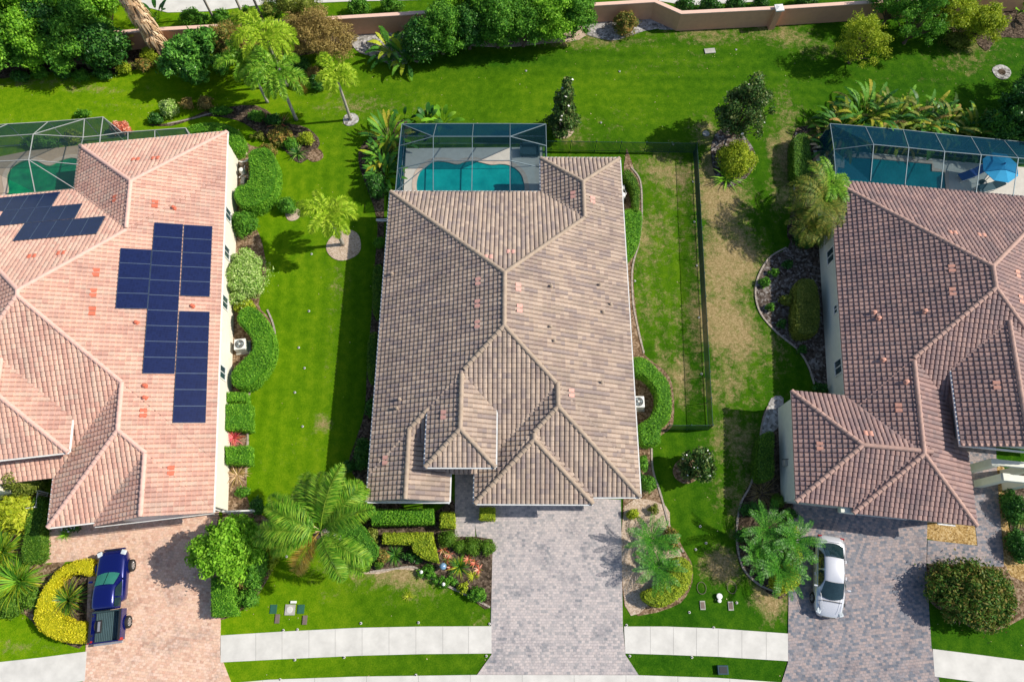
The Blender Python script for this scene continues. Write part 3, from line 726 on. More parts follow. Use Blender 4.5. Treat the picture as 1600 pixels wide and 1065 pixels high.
# middle house
HC = House((-8.77, 5.37), R(-.22))
HC.mass([(0, 1.68), (16.53, 1.68), (16.53, 21.73), (0, 21.73)], [1, 1, 1, 1])
HC.mass([(10.76, 15), (16.53, 15), (16.53, 24.62), (10.76, 24.62)], [0, 1, 1, 1])
HC.mass([(6.49, .33), (16.53, .33), (16.53, 9), (6.49, 9)], [1, 1, 0, 1])
HC.mass([(6.51, -.1), (13.67, -.1), (13.67, 4.2), (6.51, 4.2)], [1, 1, 0, 1])
HC.mass([(0, 0), (4.98, 0), (4.98, 6), (0, 6)], [0, 1, 0, 1])
HC.mass([(3.62, 1.79), (7.80, 1.79), (7.80, 8), (3.62, 8)], [1, 1, 0, 1], e=4.67)
houseC = thing('tiled_house', hcenter(HC, 8, 11), 'middle house with a taupe tiled hip roof and raised entry roof, turquoise pool behind', 'house')
roofC = build_roof(HC, houseC, M['tileC'], M['capC'], seed=3)
eaves(HC, roofC, [((0, 0), (4.98, 0), 2.96), ((6.55, -.1), (13.67, -.1)), ((13.67, .33), (16.53, .33)), ((16.53, .33), (16.53, 24.62)), ((10.76, 24.62), (10.76, 21.73)), ((16.53, 24.62), (10.76, 24.62)), ((10.76, 21.73), (0, 21.73)), ((0, 21.73), (0, 0)),
                  ((4.98, 0), (4.98, 2.6)), ((6.49, 2.5), (6.49, -.1)), ((3.62, 5.3), (3.62, 1.79), 4.67), ((3.62, 1.79), (7.8, 1.79), 4.67), ((7.8, 1.79), (7.8, 5.3), 4.67)], M['white'], M['gutter'])
walls(HC, houseC, [(.55, .45), (4.45, .45), (4.45, 4.6), (7.05, 4.6), (7.05, .45), (13.1, .45), (13.1, .95), (15.98, .95), (15.98, 24.05), (11.3, 24.05), (11.3, 21.2), (.55, 21.2)], M['stucco'])
walls(HC, houseC, [(4.15, 2.3), (7.3, 2.3), (7.3, 7.0), (4.15, 7.0)], M['stucco'], h=4.62, name='entry_tower_wall', z0=2.9)
gable_fill(HC, houseC, (.3, .2), (4.7, .2), 2.86, 4.0, M['stucco'])
for x_ in (4.75, 6.8):
    MB().box(*HC.W(x_, 2.5, 1.45), .38, .38, 2.88, rz=HC.ang).build('entry_column', M['white'], houseC)
MB().box(*HC.W(10.1, .40, 1.15), 5.0, .06, 2.2, rz=HC.ang).build('garage_door', M['white'], houseC)
d_ = MB().box(*HC.W(5.75, 4.56, 1.1), 1.1, .08, 2.2, rz=HC.ang).build('front_door', M['bark'], houseC)
MB().tube([HC.W(5.02, .05, 2.95), HC.W(4.95, -.08, 2.8), HC.W(4.5, .30, 2.5), HC.W(4.42, .38, .1)], .045, 8).build('downspout', M['gutter'], houseC)
window(HC, houseC, 2.5, .45, 1.5, 1.8, 1.4, ('y', -1)); window(HC, houseC, 15.98, 6.0, 1.5, 1.2, 1.0, ('x', 1)); window(HC, houseC, 15.98, 14.0, 1.5, 1.2, 1.0, ('x', 1))
window(HC, houseC, .55, 8.0, 1.5, 1.4, 1.2, ('x', -1)); window(HC, houseC, .55, 15.0, 1.5, 1.4, 1.2, ('x', -1)); window(HC, houseC, 5.5, 21.2, 1.2, 3.6, 2.2, ('y', 1))
roof_vents(HC, houseC, [(747,440),(746,475),(746,507),(810,449),(812,482),(895,305),(926,313),(893,614),(602,719),(693,648),(763,402),(798,394),(848,592),(762,600)][:12], M['ventC'])
roof_pipes(HC, houseC, [(861,448),(937,446),(954,476),(942,488),(860,511),(866,533),(613,429),(621,638),(625,624),(940,598)], M['capC'], .07, .25)

# solar house on the left
HL = House((-17.926, 4.618), R(6.58))
HL.mass([(-20.4, 3.3), (0, 3.3), (0, 24.05), (-20.4, 24.05)], [1, 1, 1, 1])
HL.mass([(-10.72, 16), (0, 16), (0, 27.83), (-10.72, 27.83)], [0, 1, 1, 1])
HL.mass([(-9.75, .35), (-.02, .35), (-.02, 10), (-9.75, 10)], [1, 1, 0, 1])
HL.mass([(-7.0, .1), (0, .1), (0, 7), (-7.0, 7)], [0, 1, 0, 1])
HL.mass([(-15.3, 4.4), (-8.1, 4.4), (-8.1, 12), (-15.3, 12)], [1, 1, 0, 1], e=4.5)
houseL = thing('tiled_house', hcenter(HL, -9, 12), 'left house with a salmon pink tiled roof carrying dark blue solar panels', 'house')
roofL = build_roof(HL, houseL, M['tileL'], M['capL'], xlim=(-19.5, 1), seed=5)
eaves(HL, roofL, [((-9.75, .35), (-7, .35)), ((0, .1), (0, 27.83)), ((0, 27.83), (-10.72, 27.83)), ((-10.72, 27.83), (-10.72, 24.05)), ((-10.72, 24.05), (-20, 24.05)), ((-9.75, 7), (-9.75, .35)), ((-15.3, 4.4), (-8.1, 4.4), 4.5), ((-8.1, 4.4), (-8.1, 7.1), 4.5)], M['white'], M['white'])
MB().bar(HL.W(-7, .05, 2.88), HL.W(0, .05, 2.88), .04, .16).build('fascia', M['white'], roofL)
gable_fill(HL, houseL, (-6.6, .35), (-.4, .35), 2.86, 4.3, M['stucco'])
walls(HL, houseL, [(-9.2, .9), (-6.6, .9), (-6.6, .6), (-.28, .6), (-.28, 27.5), (-10.4, 27.5), (-10.15, 23.5), (-19.5, 23.5), (-19.5, 3.0), (-13.2, 3.0), (-13.2, 7.5), (-9.2, 7.5)], M['stucco'])
walls(HL, houseL, [(-14.8, 4.95), (-8.7, 4.95), (-8.7, 7.3), (-14.8, 7.3)], M['stucco'], h=4.45, name='entry_tower_wall', z0=2.9)
MB().box(*HL.W(-3.6, .57, 1.15), 4.9, .06, 2.2, rz=HL.ang).build('garage_door', M['white'], houseL)
MB().tube([HL.W(.05, .25, 2.9), HL.W(-.3, .45, 2.7), HL.W(-.5, .5, .1)], .045, 8).build('downspout', M['white'], houseL)
MB().tube([HL.W(-7.1, .3, 2.9), HL.W(-7.35, .5, 2.6), HL.W(-7.4, .85, .1)], .05, 8).build('downspout', M['white'], houseL)
for yy, w_ in ((21.5, .9), (18.4, .9), (9.4, .9), (14.5, .9)): window(HL, houseL, -.28, yy, 1.75, w_, 1.0, ('x', 1), M['white'])
roof_vents(HL, houseL, [(180,311),(243,319),(151,426),(147,458),(145,486),(50,401),(96,396),(225,645),(268,735),(212,250),(243,248)], M['ventL'])
roof_pipes(HL, houseL, [(273,326),(302,479),(215,505),(228,603),(228,622)], M['ventL'], .08, .25)
def panelmat():
    m = NT('solar_cells'); g = m.n('ShaderNodeTexBrick'); g.offset = 0; m.l(m.pos(), g.inputs['Vector'])
    g.inputs['Scale'].default_value = 1; g.inputs['Brick Width'].default_value = .16; g.inputs['Row Height'].default_value = .16; g.inputs['Mortar Size'].default_value = .006
    g.inputs['Color1'].default_value = (.004, .009, .048, 1); g.inputs['Color2'].default_value = (.006, .013, .064, 1); g.inputs['Mortar'].default_value = (.010, .018, .07, 1)
    m.color(g.outputs['Color']).rough(.25, .45); return m.m
M['cells'] = panelmat(); M['pframe'] = plain('panel_frame', (.07, .10, .16), .4, .3)
def panels(corners, n, axis):
    c = [np.array(HL.surf(*p, .13)) for p in corners]      # TL TR BL BR
    def S(u, v): return c[0] * (1 - u) * (1 - v) + c[1] * u * (1 - v) + c[2] * (1 - u) * v + c[3] * u * v
    for k in range(n):
        a, b = (k + .012) / n, (k + .988) / n
        q = [S(a, .01), S(b, .01), S(b, .99), S(a, .99)] if axis == 'u' else [S(.01, a), S(.99, a), S(.99, b), S(.01, b)]
        top = [Vector(HL.W(*p)) for p in q]; dn = Vector((0, 0, -.05)); mb = MB()
        v = top + [p + dn for p in top]
        mb.add(v, [(3, 2, 1, 0), (4, 5, 6, 7)] + [(i, (i + 1) % 4, 4 + (i + 1) % 4, 4 + i) for i in range(4)])
        o = mb.build('solar_panel', M['cells'], houseL)
        fr = MB()
        for i in range(4): fr.bar(top[i] + Vector((0, 0, .004)), top[(i + 1) % 4] + Vector((0, 0, .004)), .024, .02)
        fr.build('panel_frame', M['pframe'], o)
panels([(190,389),(238.7,391.7),(182,483),(232,483.5)], 4, 'v')
panels([(242.6,349),(287.7,352),(224,584),(274.5,584.7)], 10, 'v')
panels([(288.8,352.5),(333.3,355),(283,463),(329,464.5)], 5, 'v')
panels([(281.6,487),(329,488),(270.9,661),(322.7,661)], 7, 'v')
panels([(-2,311),(96,301),(-16,333),(82,324)], 4, 'u')
panels([(7.6,331),(130.5,319.5),(-8,355),(118,342.5)], 5, 'u')
panels([(40.5,350.7),(166,339),(21.5,378),(152,366.5)], 5, 'u')

# right house
HR = House((21.224, 12.021), R(-5.91))
HR.mass([(0, -1.33), (16, -1.33), (16, 16.15), (0, 16.15)], [1, 1, 1, 1])
HR.mass([(0.0, -7.38), (7.3, -7.38), (7.3, 5), (0, 5)], [1, 1, 0, 1])
HR.mass([(-3.4, -7.05), (4.2, -7.05), (4.2, -.05), (-3.4, -.05)], [1, 0, 1, 1])
HR.mass([(6.0, -2.9), (12.1, -2.9), (12.1, 5.6), (6.0, 5.6)], [0, 1, 0, 1], e=4.5)
houseR = thing('tiled_house', hcenter(HR, 7, 5), 'right house with a brownish rose tiled roof and pale green walls', 'house')
roofR = build_roof(HR, houseR, M['tileR'], M['capR'], xlim=(-5, 15.5), seed=9)
eaves(HR, roofR, [((-3.4, -7.05), (0.05, -7.05)), ((0, -7.38), (7.3, -7.38)), ((7.3, -7.38), (7.3, -2)), ((0, 16.15), (0, -.1)), ((-3.4, 0), (-3.4, -7.05)), ((14, 16.15), (0, 16.15)), ((0, -.05), (-3.4, -.05))], M['white'], M['gutter'], gut=False)
eaves(HR, roofR, [((6.0, 2.2), (6.0, -2.9), 4.5)], M['white'], M['white'])
walls(HR, houseR, [(-3.17, -.4), (-3.17, -6.7), (.4, -6.7), (.4, -6.95), (6.95, -6.95), (6.95, -.4), (15, -.4), (15, 15.8), (.27, 15.8), (.27, -.4)], M['stucco_r'])
walls(HR, houseR, [(6.5, -2.2), (11.6, -2.2), (11.6, 4.5), (6.5, 4.5)], M['stucco_r'], h=4.45, name='entry_tower_wall', z0=2.9)
gable_fill(HR, houseR, (6.3, -2.75), (11.8, -2.75), 4.3, 5.75, M['stucco_r'])
MB().bar(HR.W(6.0, -2.93, 4.36), HR.W(12.1, -2.93, 4.36), .08, .2).build('fascia', M['white'], roofR)
rk = MB()
for k in range(22):
    x0 = 6.0 + 6.1 * k / 22; xm = x0 + .14; z = 4.5 + PITCH * min(xm - 6, 12.1 - xm)
    rk.box(*HR.W(xm, -2.92, z + .03), .265, .16, .14, rz=HR.ang)
rk.build('rake_tiles', M['capR'], roofR)
for x_, y_ in ((9.0, -3.35), (11.4, -3.35), (9.6, -4.2), (11.4, -4.2)): MB().box(*HR.W(x_, y_, 1.45), .45, .45, 2.9, rz=HR.ang).build('entry_column', M['stucco_r'], houseR)
MB().box(*HR.W(10.3, -3.35, 2.85), 3.2, .35, .3, rz=HR.ang).build('entry_beam', M['stucco_r'], houseR)
MB().box(*HR.W(10.6, -4.2, 2.6), 2.6, .4, .4, rz=HR.ang).build('entry_beam', M['stucco_r'], houseR)
MB().box(*HR.W(2.6, -6.97, 1.15), 4.2, .06, 2.2, rz=HR.ang).build('garage_door', M['white'], houseR)
MB().box(*HR.W(5.6, -7.45, 2.82), 1.0, .1, .12, rz=HR.ang).build('window_awning', M['white'], houseR)
MB().box(*HR.W(-.1, -7.1, 2.6), 1.0, .5, .35, rz=HR.ang).build('corner_soffit', M['stucco_r'], houseR)
def ywall(px, py, z=1.8): return HR.Lc(P(px, py, z))[1]
window(HR, houseR, .27, ywall(1298, 400), 1.85, 1.1, 1.05, ('x', -1)); window(HR, houseR, .27, ywall(1307, 486), 2.1, .6, .5, ('x', -1)); window(HR, houseR, .27, ywall(1310, 574), 1.9, 1.0, 1.0, ('x', -1))
MB().box(*HR.W(-3.27, HR.Lc(P(1223, 723, 1.2))[1], 1.2), .2, .35, .5, rz=HR.ang).build('electric_meter', M['concrete_old'], houseR)
MB().tube([HR.W(-3.2, HR.Lc(P(1220, 718, 1.2))[1], 1.6), HR.W(-3.6, HR.Lc(P(1216, 719, 1.2))[1], 1.6)], .03, 6).build('meter_arm', M['black'], houseR)
roof_vents(HR, houseR, [(1486,420),(1487,456),(1488,364),(1533,368),(1589,428),(1594,468),(1403,637),(1280,697),(1356,677),(1556,602)], M['ventR'])
roof_pipes(HR, houseR, [(1444,487),(1365,489),(1415,597),(1379,563),(1372,498)], M['ventR'], .085, .22)

# ------------------------------------------------------------------ plants
def unit(a): return a / np.maximum(np.linalg.norm(a, axis=-1, keepdims=True), 1e-9)
def leaf_quads(C, N, ln, wd, rng, tilt=.7):
    """diamond leaves at C facing roughly N"""
    n = len(C); N = unit(N + rng.normal(0, tilt, (n, 3))); t = unit(np.cross(N, rng.normal(0, 1, (n, 3)))); b = np.cross(N, t)
    l = ln * rng.uniform(.45, 1.45, (n, 1)) ** 1.1; w_ = wd * rng.uniform(.6, 1.3, (n, 1))
    return np.stack([C - t * l / 2, C - b * w_ / 2 + t * l * .08, C + t * l / 2, C + b * w_ / 2 + t * l * .08], 1)
def blob(c, r, rng, dens, ln, wd, low=-.35, tilt=.7, shell=.78):
    r = np.array(r, float); area = 4 * math.pi * ((r[0] * r[1]) ** 1.6 / 3 + (r[0] * r[2]) ** 1.6 / 3 + (r[1] * r[2]) ** 1.6 / 3) ** (1 / 1.6)
    n = max(6, int(area * dens)); D = unit(rng.normal(0, 1, (n * 2, 3))); D = D[D[:, 2] > low][:n]
    K = rng.normal(0, 2.4, (5, 3)); ph = rng.uniform(0, 6.28, 5)
    f = 1 + .085 * np.sum([np.sin(D @ K[i] + ph[i]) for i in range(5)], axis=0)
    s = rng.uniform(shell, 1.05, len(D)) * f
    k = rng.random(len(D)) < .09; s = np.where(k, s * rng.uniform(1.04, 1.28, len(D)), s)
    return leaf_quads(np.array(c) + D * r * s[:, None], D, ln, wd, rng, tilt)
def core_quads(c, r, k=.72, nu=10, nv=5, low=-.4):
    out = []; th = np.linspace(0, 2 * math.pi, nu + 1); ph = np.linspace(math.asin(max(low, -.99)), math.pi / 2, nv + 1)
    for i in range(nu):
        for j in range(nv):
            out.append([(c[0] + r[0] * k * math.cos(a) * math.cos(b), c[1] + r[1] * k * math.sin(a) * math.cos(b), c[2] + r[2] * k * math.sin(b)) for a, b in ((th[i], ph[j]), (th[i + 1], ph[j]), (th[i + 1], ph[j + 1]), (th[i], ph[j + 1]))])
    return np.array(out)
def stems(name, base, tips, r0, mat, parent):
    mb = MB(); b = Vector(base)
    for t in tips:
        t = Vector(t); m = b.lerp(t, .5) + Vector((random.uniform(-.1, .1), random.uniform(-.1, .1), .1)); mb.tube([b, m, t], [r0, r0 * .65, r0 * .25], 5)
    return mb.build(name, mat, parent)
_seed = [100]
def nrng(): _seed[0] += 1; return np.random.default_rng(_seed[0])
def bush(name, label, cat, px, py, rx, ry, h, mat, dens=130, ln=.15, wd=.08, group=None, nb=None, flower=None, base_z=0.0, loose=.0, lump=.5):
    """rounded leafy shrub; (px,py) centre of its crown in the photo, rx, ry half sizes in photo px"""
    rng = nrng(); zc = h * .55; x, y = P(px, py, zc); RX = rx * mpp(px, py, zc); RY = ry * mpp(px, py, zc)
    t = thing(name, (x, y, base_z), label, cat, group)
    nb = nb or int(5 + RX * RY * 5)
    Q = []; tips = []
    for k in range(nb):
        a = 2.4 * k + rng.uniform(-.3, .3); q = math.sqrt((k + .5) / nb); br = lump * rng.uniform(.6, 1.2) * min(RX, RY) * (1 if nb < 10 else .75)
        dx, dy = math.cos(a) * q * (RX - br * .75), math.sin(a) * q * (RY - br * .75)
        zz = base_z + h * (1 - .45 * q * q) - br * .8 + rng.uniform(-.1, .1) * h
        c = (x + dx, y + dy, max(br * .5, zz)); rr = (br, br, min(br * .95, h * .5))
        Q.append(blob(c, rr, rng, dens, ln, wd, shell=.75 - loose * .4)); Q.append(core_quads(c, rr, .70 - loose * .3, 8, 4)); tips.append(c)
    if h > .6:   # skirt down to the ground
        Q.append(blob((x, y, base_z + h * .36), (RX * .93, RY * .93, h * .42), rng, dens * .8, ln, wd, low=-.8, shell=.8 - loose * .3)); Q.append(core_quads((x, y, base_z + h * .34), (RX, RY, h * .5), .78 - loose * .2, 14, 5))
    quads('foliage', np.concatenate(Q), mat, t)
    stems('stem', (x, y, base_z), tips[:6], .035, M['bark'], t)
    if flower is not None:
        n, fm, fs = flower; allc = np.concatenate(Q)[:, 0]; top = allc[allc[:, 2] > base_z + h * .5]
        if len(top):
            c = top[rng.integers(0, len(top), n)] + np.array([0, 0, .05]); quads('flowers', leaf_quads(c, np.tile([0, 0, 1.], (n, 1)), fs, fs, rng, .4), fm, t)
    return t
def hedge(label, pts, h, mat, dens=330, ln=.105, wd=.06, smooth=True, group='clipped hedges', name='hedge', rnd=.22, edge=.0):
    """clipped hedge; pts = outline of its top in the photo"""
    rng = nrng(); poly = ccw([P(a, b, h) for a, b in pts])
    if smooth: poly = smooth_loop(poly, 4)
    A = np.array(poly); B = np.roll(A, -1, axis=0); cx, cy = A.mean(0)
    t = thing(name, (float(cx), float(cy), 0), label, 'hedge', group)
    def dist(p):
        d = np.full(len(p), 1e9)
        for a, b in zip(A, B):
            e = b - a; u_ = np.clip(((p - a) @ e) / max(e @ e, 1e-9), 0, 1); d = np.minimum(d, np.linalg.norm(p - (a + u_[:, None] * e), axis=1))
        return d
    def inside(p):
        c = np.zeros(len(p), bool)
        for a, b in zip(A, B):
            k = ((a[1] > p[:, 1]) != (b[1] > p[:, 1])); xx = (b[0] - a[0]) * (p[:, 1] - a[1]) / (b[1] - a[1] + 1e-12) + a[0]; c ^= k & (p[:, 0] < xx)
        return c
    lo, hi = A.min(0), A.max(0); area = float(abs(np.sum(A[:, 0] * B[:, 1] - B[:, 0] * A[:, 1])) / 2)
    n = int((hi - lo).prod() * dens); p = rng.uniform(lo, hi, (n, 2)); p = p[inside(p)]; d = dist(p)
    K = rng.normal(0, 1.6, (4, 2)); ph = rng.uniform(0, 6, 4); wav = sum(np.sin(p @ K[i] + ph[i]) for i in range(4)) * .018
    K2 = rng.normal(0, 6, (4, 2)); wav = wav + sum(np.sin(p @ K2[i] + ph[i]) for i in range(4)) * .012
    e = np.clip(d / rnd, 0, 1); z = h - rnd * .8 * (1 - np.sqrt(1 - (1 - e) ** 2)) + wav + rng.uniform(-.07, .02, len(p))
    Q = [leaf_quads(np.column_stack([p, z]), np.tile([0, 0, 1.], (len(p), 1)), ln, wd, rng, .6)]
    for a, b in zip(A, B):                       # sides
        L = np.linalg.norm(b - a); m = int(L * h * dens * .8)
        if m < 1: continue
        nn = np.array([(b - a)[1], -(b - a)[0]]) / max(L, 1e-9); u_ = rng.random((m, 1)); zz = rng.uniform(.0, h - rnd * .4, m)
        q = a + (b - a) * u_ + nn * (rng.uniform(-.05, .04, (m, 1)))
        Q.append(leaf_quads(np.column_stack([q, zz]), np.tile([nn[0], nn[1], .3], (m, 1)), ln, wd, rng, .6))
    quads('foliage', np.concatenate(Q), mat, t)
    # solid body: inset prism a little under the leaf surface
    ins = []
    for i in range(len(A)):
        e1 = A[i] - A[i - 1]; e2 = B[i] - A[i]; nrm = np.array([-(e1 + e2)[1], (e1 + e2)[0]]); nrm = nrm / max(np.linalg.norm(nrm), 1e-9); ins.append(A[i] + nrm * .10)
    bo = fill_sheet('branches', [[tuple(q) for q in ins]], h - .10, mat, None, thick=h - .12); bo.parent = t; bo.location = (-float(cx), -float(cy), 0)
    return t

def frond_quads(base, az, el, L, droop, nl, lw, ll, rng, plume=0.0, vee=.35, width_t=None):
    """one feather frond: returns leaflet quads and rachis points"""
    d = np.array([math.cos(az) * math.cos(el), math.sin(az) * math.cos(el), math.sin(el)]); pts = [np.array(base, float)]; n = 10; e = el
    side_bend = rng.uniform(-.25, .25)
    for i in range(n):
        e -= droop / n * (.5 + 1.2 * i / n); az += side_bend / n
        pts.append(pts[-1] + np.array([math.cos(az) * math.cos(e), math.sin(az) * math.cos(e), math.sin(e)]) * L / n)
    pts = np.array(pts); Q = []
    ts = np.linspace(.12, 1.0, nl)
    pos = np.stack([np.interp(ts * n, np.arange(n + 1), pts[:, k]) for k in range(3)], 1)
    tan = unit(np.gradient(pos, axis=0)); up = np.tile([0, 0, 1.], (nl, 1)); side = unit(np.cross(tan, up)); nup = np.cross(side, tan)
    env = np.sin(np.clip(ts * .97 + .06, 0, 1) * math.pi) ** .55 if width_t is None else width_t(ts)
    for s_ in (-1, 1):
        for rep in range(1 + int(plume > 0) * 2):
            rot = rng.normal(0, plume + .08, (nl, 1)) + vee * .5
            dirn = unit(side * s_ * np.cos(rot) + nup * np.sin(rot) + tan * rng.uniform(.35, .8, (nl, 1)))
            l = (ll * env * rng.uniform(.8, 1.1, nl))[:, None]; tip = pos + dirn * l; tip[:, 2] -= (l[:, 0] * rng.uniform(.1, .45, nl))
            mid = pos + dirn * l * .5; wv = tan * lw / 2
            Q.append(np.stack([pos, mid - wv, tip, mid + wv], 1))
    return np.concatenate(Q), pts
def palm(label, px, py, h, nf, L, mat, group=None, lean=(0, 0), nl=34, lw=.06, ll=.5, plume=.0, trunk_r=.13, droop=1.3, el0=(.1, 1.1), vee=.35, dead=0, shaft=None, cat='palm', name='palm_tree', trunkmat='trunk', boots=False, az0=None, azr=None, azs=None):
    rng = nrng(); x, y = P(px, py); t = thing(name, (x, y, 0), label, cat, group)
    top = np.array([x + lean[0], y + lean[1], h])
    if h > .35:
        mb = MB(); n = 10; pts = [(x + lean[0] * (i / n) ** 1.3, y + lean[1] * (i / n) ** 1.3, h * i / n) for i in range(n + 1)]
        mb.tube(pts, [trunk_r * (1.35 if i == 0 else 1.1 - .3 * i / n) for i in range(n + 1)], 10); mb.build('trunk', M[trunkmat], t, smooth=True)
    if shaft: MB().tube([top - np.array([0, 0, .1]), top + np.array([0, 0, shaft])], [trunk_r * .9, trunk_r * .35], 8).build('crownshaft', M['pf_mid'], t)
    if boots:
        mb = MB()
        for k in range(26):
            a = rng.uniform(0, 6.28); z = h - rng.uniform(.0, .8); p0 = top * 1.0; p0[2] = z; o = np.array([math.cos(a), math.sin(a), .7]) * rng.uniform(.2, .42)
            mb.bar(p0, p0 + o, .07, .02)
        mb.build('leaf_bases', M['thatch'], t)
    for k in range(nf):
        az = (az0 or 0) + (azr or 2 * math.pi) * (k + rng.uniform(-.3, .3)) / nf if azr else 2.39996 * k + rng.uniform(-.25, .25)
        if azs: az = R(azs[k % len(azs)]) + rng.uniform(-.08, .08)
        el = el0[0] + (el0[1] - el0[0]) * ((k * .618 + .3) % 1.0) if not azr else rng.uniform(*el0)
        isdead = k < dead
        if isdead: el = -.05
        q, pts = frond_quads(top + np.array([0, 0, shaft or 0]), az, el, L * rng.uniform(.85, 1.1), droop * rng.uniform(.8, 1.2), nl, lw, ll, rng, plume, vee)
        o = quads('frond', q, M['pf_dead'] if isdead else mat, t)
        mb = MB(); mb.tube(pts[::2], [.03, .024, .018, .013, .008, .004][:len(pts[::2])], 4); mb.build('rachis', mat if not isdead else M['pf_dead'], o)
    return t
def paddle(name, label, px, py, n, L, W_, mat, h=.3, group=None, cat='plant', spread=.35, el=(.5, 1.35), droop=.9, mats=None, tear=0.0):
    """bird-of-paradise / banana clump: long stalks with broad curved blades"""
    rng = nrng(); x, y = P(px, py); t = thing(name, (x, y, 0), label, cat, group); QL = {}; mb = MB()
    for k in range(n):
        az = 2.39996 * k + rng.uniform(-.4, .4); e = rng.uniform(*el); b = np.array([x, y, 0]) + np.array([math.cos(az), math.sin(az), 0]) * rng.uniform(0, spread); b[2] = h * rng.random()
        pts = [b]; ns = 8; l = L * rng.uniform(.7, 1.1); ee = e
        for i in range(ns):
            ee -= droop * rng.uniform(.8, 1.2) * (i / ns) / ns * 2.2; pts.append(pts[-1] + np.array([math.cos(az) * math.cos(ee), math.sin(az) * math.cos(ee), math.sin(ee)]) * l / ns)
        pts = np.array(pts); mb.tube(pts[:5], [.03, .028, .024, .02, .015], 4)
        i0 = 3; m = ns - i0; tt = np.linspace(0, 1, m * 3 + 1); pos = np.stack([np.interp(i0 + tt * m, np.arange(ns + 1), pts[:, c]) for c in range(3)], 1)
        tan = unit(np.gradient(pos, axis=0)); side = unit(np.cross(tan, [0, 0, 1.])); nup = np.cross(side, tan)
        wd = W_ * np.sin(np.clip(tt * .94 + .05, 0, 1) * math.pi) ** .6 / 2
        q = []
        for s_ in (-1, 1):
            fold = .35; ed = pos + (side * s_ * math.cos(fold) + nup * math.sin(fold)) * wd[:, None]; ed2 = ed - nup * wd[:, None] * .3
            for i in range(len(tt) - 1):
                g = rng.uniform(.15, .75) if (tear and rng.random() < tear) else 0
                q.append([pos[i], ed2[i], ed2[i + 1] * (1 - g) + ed2[i] * g, pos[i + 1]])
        key = rng.integers(0, len(mats)) if mats else 0; QL.setdefault(key, []).append(np.array(q))
    for key, ql in QL.items():
        V = np.concatenate(ql); uv = np.concatenate([np.tile([(i * .37 + .2 * key) % 1.0, .5], (len(a), 1)) for i, a in enumerate(ql)])
        quads('leaves', V, (mats[key] if mats else mat), t, uv=uv)
    mb.build('stalks', M['pf_mid'], t); return t
def strappy(name, label, px, py, n, L, W_, mat, group=None, cat='plant', el=(.35, 1.4), droop=1.2, base_r=.15, mats=None, stiff=1.0, z0=0.0, flower=None):
    rng = nrng(); x, y = P(px, py); t = thing(name, (x, y, z0), label, cat, group); Q = []; 
    for k in range(n):
        az = rng.uniform(0, 6.283); e = rng.uniform(*el); p = np.array([x, y, z0 + .02]) + np.array([math.cos(az), math.sin(az), 0]) * rng.uniform(0, base_r)
        l = L * rng.uniform(.6, 1.1); ns = 4; q = []; side = np.array([-math.sin(az), math.cos(az), 0]); w0 = W_
        for i in range(ns):
            w1 = W_ * (1 - (i + 1) / ns) ** .7 if i < ns - 1 else .004; d = np.array([math.cos(az) * math.cos(e), math.sin(az) * math.cos(e), math.sin(e)]); p2 = p + d * l / ns
            q.append([p - side * w0 / 2, p + side * w0 / 2, p2 + side * w1 / 2, p2 - side * w1 / 2]); p = p2; w0 = w1; e -= droop / ns
        Q.append(np.array(q))
    if mats:
        idx = rng.integers(0, len(mats), len(Q))
        for m_ in range(len(mats)):
            s_ = [Q[i] for i in range(len(Q)) if idx[i] == m_]
            if s_: quads('leaves', np.concatenate(s_), mats[m_], t, uv=np.repeat(rng.random((len(s_), 2)), 4, axis=0))
    else: quads('leaves', np.concatenate(Q), mat, t, uv=np.repeat(rng.random((len(Q), 2)), 4, axis=0))
    if flower:
        n2, fm, fs, hz = flower; c = np.column_stack([x + rng.normal(0, L * .3, n2), y + rng.normal(0, L * .3, n2), np.full(n2, z0 + hz)]); quads('flowers', leaf_quads(c, np.tile([0, 0, 1.], (n2, 1)), fs, fs, rng, .4), fm, t)
    return t
